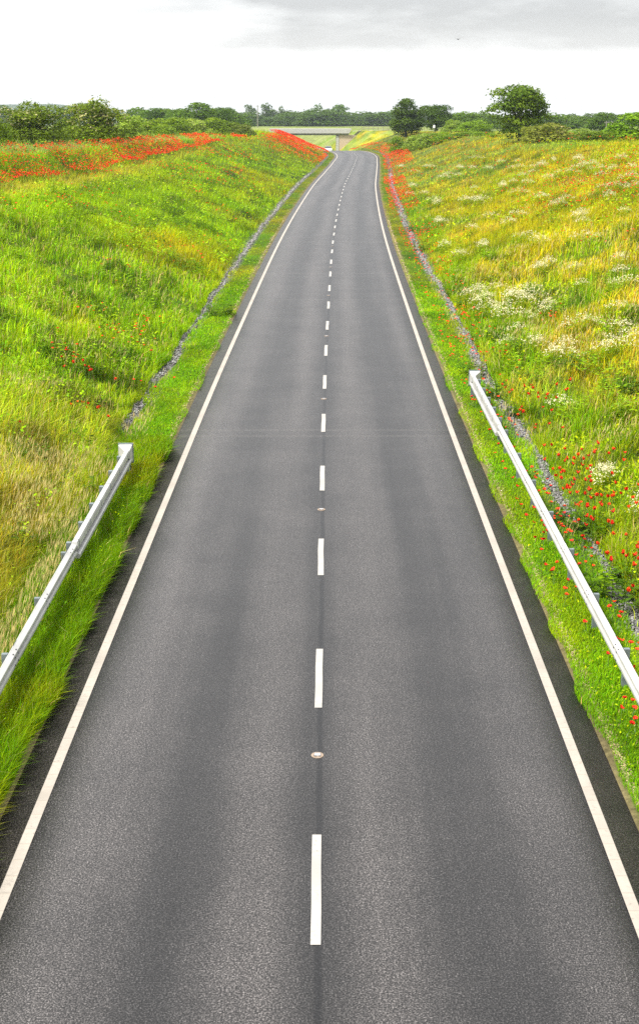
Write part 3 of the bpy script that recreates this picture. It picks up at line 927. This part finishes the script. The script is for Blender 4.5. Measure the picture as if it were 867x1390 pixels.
def weed_mesh(seed, nst, hh, rad, big, cA, cB):
    rs = np.random.default_rng(seed)
    Vv, Qf, Cc = [], [], []
    for i in range(nst):
        r = math.sqrt(rs.random()) * rad; t = rs.random() * 6.28
        x, y = r * math.cos(t), r * math.sin(t)
        h = hh * rs.uniform(.6, 1.1); tx, ty = x * 1.35 + rs.normal(0, .05), y * 1.35 + rs.normal(0, .05)
        b = len(Vv); Vv += [(x - .006, y, -.03), (x + .006, y, -.03), (tx + .003, ty, h), (tx - .003, ty, h)]; Qf.append((b, b + 1, b + 2, b + 3)); Cc += [cA] * 4
        for q in range(int(9 * h / hh) + 3):
            f = rs.uniform(.12, 1); a0 = rs.random() * 6.28; l = big * rs.uniform(.6, 1.2) * (1.1 - .5 * f); wd = l * .33
            p = np.array([x + (tx - x) * f, y + (ty - y) * f, h * f]); dr = np.array([math.cos(a0), math.sin(a0), .55 - .5 * rs.random()])
            sd = np.array([-math.sin(a0), math.cos(a0), rs.normal(0, .3)])
            b = len(Vv); Vv += [tuple(p), tuple(p + dr * l * .5 + sd * wd * .5), tuple(p + dr * l * np.array([1, 1, .75])), tuple(p + dr * l * .5 - sd * wd * .5)]
            Qf.append((b, b + 1, b + 2, b + 3)); cc = cA + (cB - cA) * rs.random(); Cc += [cc * rs.uniform(.8, 1.2)] * 4
    return np_mesh('leafy_weed', np.array(Vv), [np.array(Qf)], np.array(Cc), M['weed'])


LW = [weed_mesh(70, 12, .75, .28, .20, GREEN, LIME), weed_mesh(71, 9, .95, .22, .22, GREEN * .9, LIME), weed_mesh(72, 16, .6, .45, .16, GREEN, LIME * 1.05)]
DW = [weed_mesh(80, 26, .5, .38, .16, DARK, GREEN * .7), weed_mesh(81, 20, .45, .3, .14, DARK * .9, GREEN * .6)]
lw = [(60, 270), (70, 255), (115, 262), (150, 285), (165, 255), (190, 270), (215, 290), (225, 275), (130, 325), (95, 300), (120, 375), (150, 370), (165, 380), (190, 395), (180, 415), (200, 410), (20, 430), (40, 445), (60, 415), (125, 485),
      (92, 490), (55, 520), (20, 345), (35, 360), (240, 300), (260, 285), (205, 330), (230, 345), (110, 230), (205, 240), (240, 255), (270, 262), (85, 330), (10, 320), (140, 445), (160, 500), (70, 470), (20, 300), (255, 320), (180, 300),
      (655, 350), (690, 360), (700, 330), (750, 300), (810, 300), (840, 310), (770, 330), (660, 400), (760, 420), (830, 400), (850, 420), (700, 500), (730, 520), (745, 490), (800, 500), (820, 540), (840, 500), (690, 480), (820, 455),
      (790, 440), (640, 365), (620, 380), (730, 450), (780, 560), (845, 560)]
for i, (px, py) in enumerate(lw):
    x, d, z = ray_hit(px, py, .3)
    o = link('leafy_weed', LW[i % 3], None, (x, d, z), (0, 0, RS.random() * 6.28), (1.25, 1.25, RS.uniform(.9, 1.3)))
    tag(o, 'bright green leafy weed standing up from the ' + ('green slope behind the shorter barrier' if px < 433 else 'yellow slope beyond the stone drain'), 'weed', 'leafy weeds on the ' + ('green slope' if px < 433 else 'yellow slope'))
dw = [(75, 295), (80, 320), (200, 305), (245, 300), (295, 420), (15, 440), (55, 450), (120, 500), (150, 480), (40, 620), (90, 660), (30, 730), (640, 395), (700, 400), (735, 395), (665, 380), (640, 410), (730, 512), (800, 490), (705, 555),
      (690, 530), (640, 500), (720, 470), (770, 500), (845, 790), (860, 810), (780, 700), (800, 720), (575, 335), (560, 310), (660, 455), (750, 520), (850, 520), (612, 395)]
for i, (px, py) in enumerate(dw):
    x, d, z = ray_hit(px, py, .25)
    o = link('dark_tussock', DW[i % 2], None, (x, d, z), (0, 0, RS.random() * 6.28), (1.6, 1.6, RS.uniform(1, 1.4)))
    tag(o, 'dark green tussock of dense leaves on the ' + ('green slope' if px < 433 else 'yellow slope'), 'weed', 'dark tussocks on the ' + ('green slope' if px < 433 else 'yellow slope'))
x, d, z = ray_hit(818, 812, 0)
o = link('sapling', LW[1], None, (x, d, z), (0, 0, 1.0), (.7, .7, .85)); o.name = 'sapling'
tag(o, 'single upright yellow-green sapling between the long barrier and the stone drain', 'sapling')

RT = np.random.default_rng(5)
# ------------------------------------------------------------------ trees and shrubs
def crown_mesh(name, seed, n, lobes, leaf, cA, cB, shape='round', bloom=0.0):
    """unit crown: 1 wide, 1 high, standing on z = 0; leaf-sized faces over uneven lobes with gaps"""
    rs = np.random.default_rng(seed)
    L = []
    for i in range(lobes):
        if shape == 'cone':
            z = .12 + .86 * (i + .5) / lobes; r = .42 * (1 - z) + .05; a = i * 2.4
            L.append((r * .45 * math.cos(a), r * .45 * math.sin(a), z, r * .75, .09))
        else:
            if shape == 'low': z0, z1 = .22, .74
            else: z0, z1 = .24, .80
            z = rs.uniform(z0, z1); k = 1 - ((z - .48) / .55) ** 2
            a = i * 2.399 + rs.normal(0, .3); q = .31 * math.sqrt(max(k, .05)) * rs.uniform(.35, 1.05)
            r = rs.uniform(.12, .21)
            L.append((q * math.cos(a), q * math.sin(a), z, r, r * rs.uniform(.75, 1.0)))
    if shape == 'round': L += [(0, 0, .55, .30, .30), (0, 0, .80, .15, .15), (.02, 0, .30, .30, .18), (-.02, 0, .17, .27, .14)]
    if shape == 'low': L += [(0, 0, .42, .34, .32), (.05, 0, .20, .42, .22), (-.05, .02, .12, .36, .14), (-.06, .03, .72, .17, .2)]
    if shape == 'cone': L += [(0, 0, .97, .03, .05)]
    wts = np.array([l[3] * l[3] for l in L]); wts /= wts.sum()
    pick = rs.choice(len(L), n, p=wts); A = np.array(L)[pick]
    v = rs.normal(0, 1, (n, 3)); v /= np.linalg.norm(v, axis=1)[:, None]
    v[:, 2] = np.where(rs.random(n) < .6, np.abs(v[:, 2]), v[:, 2])
    rad = rs.uniform(.55, 1.08, n) ** .6
    rad = rad * (1 + .25 * (rs.random((len(L), 1))[pick, 0] - .5))
    p = A[:, :3] + v * np.stack([A[:, 3], A[:, 3], A[:, 4]], -1) * rad[:, None]
    sp = rs.random(n) < .05; p[sp] = A[sp, :3] + v[sp] * np.stack([A[sp, 3], A[sp, 3], A[sp, 4]], -1) * rs.uniform(1.05, 1.3, (sp.sum(), 1))
    p[:, 2] = np.maximum(p[:, 2], .02)
    nn = v + rs.normal(0, .55, (n, 3)); nn /= np.linalg.norm(nn, axis=1)[:, None]
    t1 = np.cross(nn, rs.normal(0, 1, (n, 3))); t1 /= np.linalg.norm(t1, axis=1)[:, None]
    t2 = np.cross(nn, t1)
    s = (leaf * rs.uniform(.5, 1.4, n))[:, None]
    V = np.stack([p - t1 * s, p + t2 * s * .55, p + t1 * s, p - t2 * s * .6], 1).reshape(-1, 3)
    F = np.arange(n)[:, None] * 4 + np.array([0, 1, 2, 3])
    lobe_t = rs.random(len(L))[pick]
    col = mixv(np.tile(cA, (n, 1)), cB, np.clip(lobe_t * .6 + rs.random(n) * .4, 0, 1)) * rs.uniform(.7, 1.3, (n, 1))
    if bloom:
        lobe_b = rs.random(len(L))[pick]
        bl = (rs.random(n) < bloom * (lobe_b > .45) * 2) & (rad > .85)
        col[bl] = np.array([.46, .43, .20]) * rs.uniform(.7, 1.1, (bl.sum(), 1))
    return np_mesh(name, V, [F], np.repeat(col, 4, 0), M['leaf'])


def trunk_mesh(seed, low):
    rs = np.random.default_rng(seed); m = MB()
    if low:
        for i in range(5):
            a = i * 1.3; m.tube([(.02 * math.cos(a), .02 * math.sin(a), -.06), (.10 * math.cos(a), .10 * math.sin(a), .25), (.24 * math.cos(a), .24 * math.sin(a), .6)], [.022, .016, .006], 5)
    else:
        m.tube([(0, 0, -.06), (.005, 0, .12), (-.01, .01, .35), (0, 0, .7)], [.045, .034, .026, .01], 7)
        for i in range(7):
            a = i * 2.4; z = .24 + .05 * i; m.tube([(0, 0, z), (.12 * math.cos(a), .12 * math.sin(a), z + .12), (.27 * math.cos(a), .27 * math.sin(a), z + .22)], [.017, .012, .004], 5)
    return m.mesh('trunk', M['bark'])


TD = np.array([.042, .085, .008]); TM = np.array([.110, .175, .010]); TL = np.array([.21, .29, .012]); TP = np.array([.26, .31, .05])
CR = {
    'oak': [crown_mesh('crown', 101, 9000, 16, .020, TD, TM * .85, bloom=0), crown_mesh('crown', 102, 6500, 13, .024, TD, TM), crown_mesh('crown', 103, 6500, 11, .024, TD, TM * .9)],
    'far': [crown_mesh('crown', 111, 2400, 10, .036, TD, TM * .8, 'low'), crown_mesh('crown', 112, 2400, 9, .036, TD, TM * .8, 'low'), crown_mesh('crown', 113, 2400, 12, .034, TD * 1.1, TM * .75, 'low')],
    'haw': [crown_mesh('crown', 121, 8500, 16, .020, TM * .8, TL * .75, 'low', .10), crown_mesh('crown', 122, 8500, 16, .020, TM * .75, TL * .75, 'low', .17)],
    'bush': [crown_mesh('crown', 131, 4200, 12, .028, TM, TL, 'low'), crown_mesh('crown', 132, 4200, 10, .028, TM * .9, TL * .9, 'low'), crown_mesh('crown', 133, 4200, 13, .028, TM, TP, 'low', .06)],
}
TR = {'tall': trunk_mesh(1, False), 'low': trunk_mesh(2, True)}
cnt = {}


def tree(kind, px, top, wpx, d, label, cat, group=None, tint=(1, 1, 1), name=None, variant=None):
    """a tree d metres off whose top the photograph shows at row `top` and whose crown is wpx pixels wide"""
    x = at(px, d); u = x - float(cx(d))
    z0 = float(ground(u, d))
    k = CT * CT * d / FPX
    z1 = H + (145 - top) * k
    wid = wpx * (CT * d + 1) / FPX; hgt = max(z1 - z0, .8)
    i = cnt.get(kind, 0); cnt[kind] = i + 1
    rs_ = RT
    r = empty(name or {'oak': 'broadleaf_tree', 'far': 'broadleaf_tree', 'haw': 'hawthorn_bush', 'bush': 'bush', 'fir': 'conifer_tree'}[kind], (x, d, z0 - .05), rs_.random() * 6.28)
    tag(r, label, cat, group)
    wx = wid * rs_.uniform(.95, 1.05)
    t = link('trunk', TR['low' if kind in ('haw', 'bush') else 'tall'], r, sc=(wx if kind != 'fir' else wx * 1.2, wx, hgt))
    c = link('crown', CR[kind][(i if variant is None else variant) % len(CR[kind])], r, sc=(wx * (1.32 if kind in ('haw', 'bush', 'far') else 1.2), wx * 1.25, hgt * 1.02))
    c.color = (*tint, 1)
    return r


# beyond the left bank
tree('haw', 42, 130, 88, 125, 'broad dark green hawthorn bush standing behind the poppy bank', 'bush')
tree('haw', 130, 125, 80, 132, 'hawthorn bush thick with cream blossom standing behind the poppy bank', 'bush', tint=(1.1, 1.1, 1))
tree('bush', 0, 152, 36, 112, 'small bush at the photo edge beside the broad hawthorn', 'bush', tint=(.9, .95, .9))
tree('bush', 87, 158, 44, 138, 'dark low bush filling the gap between the two hawthorns', 'bush', tint=(.6, .65, .6))
tree('bush', 175, 150, 46, 150, 'round bright green bush just past the blossoming hawthorn', 'bush', tint=(1.1, 1.25, .9))
for px, top, w, d, tn in [(207, 158, 44, 215, 1.0), (235, 157, 50, 225, 1.15), (262, 158, 46, 230, 1.3), (288, 157, 50, 235, 1.0), (312, 163, 46, 240, .75), (330, 166, 34, 236, .65), (222, 166, 40, 200, 1.1)]:
    tree('bush', px, top, w, d, 'green bush in the scrub row behind the far poppy bank', 'bush', 'scrub bushes behind the poppy bank', (tn, tn * 1.05, tn * .9))
for px, top, w, d in [(185, 142, 42, 420), (215, 144, 50, 380), (240, 146, 44, 360), (268, 136, 66, 330), (298, 143, 52, 380), (320, 147, 46, 420), (200, 148, 40, 400), (250, 148, 50, 340)]:
    tree('oak' if d < 390 else 'far', px, top, w, d, 'spreading green tree rising above the scrub row', 'tree', 'trees above the scrub row', (1.3, 1.35, 1.2))
tree('far', 88, 141, 30, 700, 'bluish distant tree showing between the two hawthorns', 'tree')
tree('far', 8, 139, 60, 900, 'bluish distant tree behind the bush at the photo edge', 'tree')
# the far wood
for px, top, w in [(340, 139, 15), (361, 136, 16), (383, 141, 18), (372, 146, 18), (394, 147, 20)]:
    tree('far', px, top, w, 880, 'thin dark tree standing up out of the far wood', 'tree', 'thin trees above the far wood')
for px, top, w in [(430, 138, 30), (456, 139, 34)]:
    tree('far', px, top, w, 860, 'tall round-topped tree rising above the far wood', 'tree', 'round tops above the far wood', (1.1, 1.2, 1.0))
for i, px in enumerate(np.arange(302, 536, 10.5)):
    tree('far', float(px) + RS.normal(0, 2), 149 + RS.normal(0, 2.2) + (4 if 345 < px < 400 else 0), 40 + RS.normal(0, 5), 800 + RS.uniform(-40, 40), 'dark green tree standing in the far wood beyond the pale field', 'tree', 'trees of the far wood', (1, 1.05, 1.0))
# right of the road
tree('oak', 551, 130, 54, 300, 'dark rounded tree at the end of the far wood by the field lane', 'tree', tint=(.9, .9, .9))
tree('oak', 592, 139, 52, 330, 'dark tree just beside the rounded tree by the field lane', 'tree', tint=(.9, .95, .95))
tree('oak', 705, 110, 88, 170, 'big isolated round tree towering over the yellow slope', 'tree', tint=(1.6, 1.5, 1.4), variant=0)
for px, top, w, d in [(617, 150, 30, 420), (634, 148, 36, 430), (655, 147, 38, 440), (675, 153, 30, 430), (745, 150, 46, 420), (768, 154, 40, 430), (793, 155, 36, 450)]:
    tree('far', px, top, w, d, 'middle-distance tree in the line behind the big isolated tree', 'tree', 'tree line behind the big tree', (1.5, 1.5, 1.3))
tree('oak', 817, 150, 46, 330, 'grey-green rounded tree behind the bright bush', 'tree', tint=(1.2, 1.25, 1.4))
tree('bush', 857, 149, 70, 160, 'bright green bush at the photo edge above the yellow slope', 'bush', tint=(1.1, 1.35, .9))
tree('bush', 745, 163, 74, 158, 'olive brown bush beside the big isolated tree', 'bush', tint=(.95, .85, .8))
tree('bush', 728, 170, 40, 162, 'pale brownish bush right under the big isolated tree', 'bush', tint=(1.4, 1.2, 1.2))
tree('bush', 806, 176, 70, 150, 'low dark bush between the olive bush and the bright bush', 'bush', tint=(.75, .8, .6))
for px, top, w, d in [(614, 160, 30, 300), (640, 161, 40, 290), (655, 166, 34, 270), (575, 178, 26, 240), (600, 177, 34, 240), (630, 178, 40, 235), (560, 181, 24, 245), (655, 178, 30, 225), (775, 177, 34, 190), (790, 172, 30, 230), (760, 176, 30, 180), (540, 183, 24, 255), (835, 172, 34, 200), (672, 180, 24, 200)]:
    tree('bush', px, top, w, d, 'low scrub bush along the edge of the plateau by the big tree', 'bush', 'scrub bushes by the big tree', (1.0, 1.15, .8))
for px, top, w in [(610, 152, 26), (640, 152, 30), (690, 154, 30), (775, 152, 26), (795, 151, 24), (838, 153, 30), (862, 150, 30), (575, 150, 24), (757, 155, 30), (545, 152, 34), (590, 152, 34), (625, 153, 40), (655, 152, 40), (672, 153, 40), (708, 154, 46), (725, 154, 40), (742, 153, 40), (815, 152, 40), (850, 153, 40), (875, 152, 40)]:
    tree('far', px, top, w, 760, 'bluish tree on the skyline behind the nearer tree line', 'tree', 'skyline trees')

# ------------------------------------------------------------------ far hills
m = MB()
xs = np.linspace(-1500, 1500, 61)
top = 19 + 14 * fbm(xs * .004 + 30, xs * 0 + 2, 3) + np.interp(xs, [-1500, -500, -380, 0, 1500], [8, 5, -6, -14, -14])
for i in range(60):
    for (y0, k0), (y1, k1) in (((2400, 0), (2500, .75)), ((2500, .75), (2620, 1)), ((2620, 1), (2900, 0))):
        m.quad((xs[i], y0, -27 + k0 * top[i] * 1.2), (xs[i + 1], y0, -27 + k0 * top[i + 1] * 1.2), (xs[i + 1], y1, -27 + k1 * top[i + 1] * 1.2), (xs[i], y1, -27 + k1 * top[i] * 1.2))
tag(m.build('hills', simple('wooded_hill', (.035, .06, .025), .95, var=.4, scale=.08), smooth=True), kind='structure')

# ------------------------------------------------------------------ bridge over the road
BD = 388.0
br = empty('road_bridge', (0, BD, .35)); tag(br, 'low pale concrete bridge crossing the road beyond the bend', 'bridge')
m = MB(); m.box(-14, 8.4, -3.2, 3.2, 1.55, 2.1); m.build('deck', M['concrete'], br)
m = MB()
for y in (-2.4, -.8, .8, 2.4): m.box(-13.5, 8.2, y - .35, y + .35, .95, 1.549)
m.build('deck_beam', M['soffit'], br)
for y in (-3.35, 3.05):
    m = MB(); m.quad_strip([[(-14, y, 1.45), (-14, y + .3, 1.45), (-14, y + .3, 2.75), (-14, y, 2.75)], [(8.4, y, 1.45), (8.4, y + .3, 1.45), (9.0, y + .3, 2.7), (9.0, y, 2.7)]]); m.build('parapet', M['concrete'], br, bevel=.03)
m = MB(); m.box(4.65, 5.5, -2.8, 2.8, -7.5, .80); m.build('pier', M['concrete'], br, bevel=.05)
m = MB(); m.box(4.75, 5.4, -2.6, 2.6, .80, .949); m.build('bearing', M['dark'], br)
m = MB(); m.box(5.52, 10.2, -2.7, 3.0, -7, .945); m.build('abutment', M['revet'], br)
m = MB(); m.box(-14.9, -13.6, -3.2, 3.2, -3, .74); m.build('abutment', M['concrete'], br)
# lane over the bridge
lx = np.concatenate([np.linspace(-80, -14.2, 12), np.linspace(9.2, 90, 14)])
m = MB()
for a0, a1 in zip(lx[:-1], lx[1:]):
    if a0 == -14.2: continue
    def lz(x): return max(float(ground(x - float(cx(BD)), BD)), float(plateau(BD)) - .2) + .12
    m.quad((a0, BD - 2.4, lz(a0)), (a1, BD - 2.4, lz(a1)), (a1, BD + 2.4, lz(a1)), (a0, BD + 2.4, lz(a0)))
tag(m.build('lane', simple('lane_tarmac', (.2, .2, .21), .9)), kind='structure')
# rail fence running down from the bridge end
fe = empty('rail_fence', (9.6, BD - 4.5, 0)); tag(fe, 'short dark rail fence running down from the bridge end', 'fence')
rails = [MB(), MB()]
for i in range(9):
    x = 1.5 * i * .9; z = float(ground(9.6 + x - float(cx(BD - 4.5)), BD - 4.5)) - 0
    m = MB(); m.box(x - .06, x + .06, -.06, .06, z - .3, z + 1.2); m.build('fence_post', M['wood'], fe)
for hz in (.5, 1.05):
    m = MB()
    m.quad_strip([[(1.35 * i, -.09, zz + hz - .06), (1.35 * i, -.062, zz + hz - .06), (1.35 * i, -.062, zz + hz + .06), (1.35 * i, -.09, zz + hz + .06)] for i in range(9) for zz in [float(ground(9.6 + 1.35 * i - float(cx(BD - 4.5)), BD - 4.5))]])
    m.build('rail', M['wood'], fe)

# ------------------------------------------------------------------ small things far off
def gz(x, d): return float(ground(x - float(cx(d)), d))


d = 600; x = at(349.6, d); z = gz(x, d)
tp = empty('telegraph_pole', (x, d, z)); tag(tp, 'thin upright pole standing in front of the far wood', 'pole')
m = MB(); m.tube([(0, 0, -.3), (0, 0, 9.6)], [.22, .16], 8); m.build('pole', M['wood'], tp)
m = MB(); m.box(-.9, .9, -.06, .06, 8.8, 8.95); m.build('cross_arm', M['wood'], tp)
d = 320; x = at(589, d); z = gz(x, d)
sg = empty('road_sign', (x, d, z)); tag(sg, 'tiny pale sign on a post below the dark tree', 'sign')
m = MB(); m.tube([(0, 0, -.2), (0, 0, 2.0)], .06, 6); m.build('post', M['post'], sg)
m = MB(); m.box(-.25, .25, -.09, -.062, 1.15, 1.75); m.build('sign_plate', M['white'], sg, bevel=.02)
d = 300; x = at(826, d); z = gz(x, d)
gt = empty('timber_frame', (x, d, z)); tag(gt, 'small dark timber frame of two posts before the grey-green tree', 'frame')
for sx in (-.55, .55):
    m = MB(); m.box(sx - .08, sx + .08, -.08, .08, -.3, 2.6); m.build('post', M['wood'], gt)
m = MB(); m.box(-1.0, 1.0, -.07, .07, 2.2, 2.36); m.build('crossbar', M['wood'], gt)

# white car coming up over the crest
d = 338.0
car = empty('car', (float(cx(d)) + .9, d, float(rz(d)) + .01), R(3)); car.rotation_euler[0] = R(-2.4)
tag(car, 'white car approaching beyond the crest of the bend', 'car')
sec = lambda y, w, z0, z1: [(-w, y, z0), (w, y, z0), (w * 1.0, y, (z0 + z1) / 2), (w * .93, y, z1), (-w * .93, y, z1), (-w, y, (z0 + z1) / 2)]
m = MB(); m.quad_strip([sec(-2.1, .78, .35, .62), sec(-1.95, .86, .25, .74), sec(-.9, .88, .22, .92), (sec(.9, .88, .22, .96)), sec(1.95, .86, .25, .92), sec(2.1, .78, .4, .8)]); body = m.build('body', M['white'], car, smooth=False, bevel=.04)
m = MB(); m.quad_strip([[(-.82, -1.05, .90), (.82, -1.05, .90), (.80, 1.75, .92), (-.80, 1.75, .92)], [(-.66, -.35, 1.40), (.66, -.35, 1.40), (.64, 1.1, 1.40), (-.64, 1.1, 1.40)]]); m.build('window', M['glass'], car)
m = MB(); m.box(-.67, .67, -.38, 1.12, 1.401, 1.46); m.build('roof', M['white'], car, bevel=.02)
for sx in (-1, 1):
    for y in (-1.3, 1.3):
        m = MB(); m.quad_strip([[(sx * .74 + k, y + .32 * math.cos(q * .3927), .32 + .32 * math.sin(q * .3927)) for q in range(16)] for k in (-.10, .15)]); wh = m.build('wheel', M['rubber'], car)
    m = MB(); m.box(sx * .62 - .13, sx * .62 + .13, -2.09, -2.02, .56, .70); m.build('headlight', M['reflector'], car)

# a bird high in the clouds
d = 160.0
k = CT * CT * d / FPX
b_ = empty('bird', (at(618, d), d, H + (145 - 54) * k), .5); tag(b_, 'tiny dark bird flying against the grey cloud', 'bird')
m = MB()
m.tube([(0, -.17, 0), (0, -.1, .01), (0, .0, .012), (0, .12, .0), (0, .22, -.005)], [.012, .04, .05, .03, .006], 8)
for s in (-1, 1):
    m.quad_strip([[(0.03 * s, .06, .02), (.03 * s, -.06, .015), (.03 * s, -.06, .025)], [(.2 * s, .04, .09), (.2 * s, -.06, .085), (.2 * s, -.06, .092)], [(.38 * s, -.06, .05), (.38 * s, -.09, .048), (.38 * s, -.09, .052)]])
m.quad((-.015, .2, 0), (.015, .2, 0), (.05, .33, 0), (-.05, .33, 0))
m.build('body', M['bird'], b_, smooth=True)

# ------------------------------------------------------------------ air
HAZE = 0.00011
if HAZE:
    m = MB(); m.box(-2500, 2400, -70, 3500, -36, 32)
    hm = bpy.data.materials.new('air'); hm.use_nodes = True; nt = hm.node_tree; nt.nodes.clear()
    out = nt.nodes.new('ShaderNodeOutputMaterial'); pv = nt.nodes.new('ShaderNodeVolumePrincipled')
    pv.inputs['Color'].default_value = (.80, .90, 1.0, 1); pv.inputs['Density'].default_value = HAZE; pv.inputs['Anisotropy'].default_value = .2
    nt.links.new(pv.outputs[0], out.inputs['Volume'])
    tag(m.build('haze', hm), 'faint bluish air over the far wood', 'haze', kind='stuff')

# ------------------------------------------------------------------ light: broken bright overcast
SUN_EL, SUN_AZ = R(52), R(-125)          # azimuth from +Y, clockwise: behind and to the left of the camera
sc = bpy.context.scene
wd = bpy.data.worlds.new('World'); sc.world = wd; wd.use_nodes = True
nt = wd.node_tree; nt.nodes.clear()
out = nt.nodes.new('ShaderNodeOutputWorld'); bg = nt.nodes.new('ShaderNodeBackground'); bg.inputs[1].default_value = .1
nt.links.new(bg.outputs[0], out.inputs[0])
sky = nt.nodes.new('ShaderNodeTexSky'); sky.sky_type = 'NISHITA'; sky.sun_disc = False
sky.sun_elevation = SUN_EL; sky.sun_rotation = SUN_AZ
tc = nt.nodes.new('ShaderNodeTexCoord'); sp = nt.nodes.new('ShaderNodeSeparateXYZ'); nt.links.new(tc.outputs['Generated'], sp.inputs[0])
mp = nt.nodes.new('ShaderNodeMapping'); mp.inputs['Scale'].default_value = (7.5, 7.5, 30); mp.inputs['Location'].default_value = (1.3, 0, .4)
nt.links.new(tc.outputs['Generated'], mp.inputs[0])
n1 = N(nt, 'ShaderNodeTexNoise', i_Scale=1.0, i_Detail=7.0, i_Roughness=.55); nt.links.new(mp.outputs[0], n1.inputs['Vector'])
mp2 = nt.nodes.new('ShaderNodeMapping'); mp2.inputs['Scale'].default_value = (22, 22, 70); nt.links.new(tc.outputs['Generated'], mp2.inputs[0])
n2 = N(nt, 'ShaderNodeTexNoise', i_Scale=1.0, i_Detail=6.0, i_Roughness=.6); nt.links.new(mp2.outputs[0], n2.inputs['Vector'])
el = sp.outputs[2]
# grey bellies: a flat-based bank above 2.3 degrees, breaking up towards the left
base_el = mth(nt, 'ADD', el, mth(nt, 'MULTIPLY', mth(nt, 'SUBTRACT', n2.outputs[0], .5), .012))
bank = ramp(nt, base_el, [(.036, 0.0), (.043, .70), (.062, 1.0), (.16, .75), (.4, .2)])
side = ramp(nt, mth(nt, 'ADD', mth(nt, 'MULTIPLY', sp.outputs[0], 1.8), mth(nt, 'MULTIPLY', n1.outputs[0], .6)), [(.0, 0.0), (.26, 1.0)])
puff = ramp(nt, n1.outputs[0], [(.26, .0), (.54, 1.0)])
grey = mth(nt, 'MULTIPLY', mth(nt, 'MULTIPLY', bank, side), mth(nt, 'ADD', mth(nt, 'MULTIPLY', puff, .8), .1))
low = ramp(nt, n2.outputs[0], [(.45, 0.0), (.75, .35)])
grey = mth(nt, 'MAXIMUM', grey, mth(nt, 'MULTIPLY', low, .30))
bright = ramp(nt, el, [(.0, 4.75), (.09, 4.9), (.35, 6.5), (.9, 10.0)])
cloud = mixc(nt, bright, mixc(nt, bright, (.53, .525, .53), 1.0, 'MULTIPLY'), grey)
fin = mixc(nt, sky.outputs[0], cloud, .90)
nt.links.new(fin, bg.inputs[0])

sl = bpy.data.lights.new('sun', 'SUN'); sl.energy = 3.1; sl.angle = R(7); sl.color = (1.0, .95, .86)
so = bpy.data.objects.new('sun', sl); C.objects.link(so)
dv = Vector((math.sin(SUN_AZ) * math.cos(SUN_EL), math.cos(SUN_AZ) * math.cos(SUN_EL), math.sin(SUN_EL)))
so.rotation_euler = dv.to_track_quat('Z', 'Y').to_euler(); so.location = (0, 0, 60)

# ------------------------------------------------------------------ camera
cam = bpy.data.cameras.new('camera'); co = bpy.data.objects.new('camera', cam); C.objects.link(co)
cam.sensor_fit = 'HORIZONTAL'; cam.sensor_width = 36.0; cam.lens = FPX * 36 / 867.0
cam.shift_y = -45.0 / 867.0
cam.clip_end = 9000; cam.clip_start = .2
co.location = (0, 0, H); co.rotation_euler = (math.pi / 2 - TH, 0, 0)
sc.camera = co
sc.view_settings.view_transform = 'Standard'; sc.view_settings.look = 'None'; sc.view_settings.exposure = 1.25; sc.view_settings.gamma = 1
sc.view_settings.use_curve_mapping = False
sc.cycles.use_denoising = False
sc.cycles.max_bounces = 6; sc.cycles.diffuse_bounces = 3; sc.cycles.glossy_bounces = 2; sc.cycles.transmission_bounces = 3; sc.cycles.volume_bounces = 0
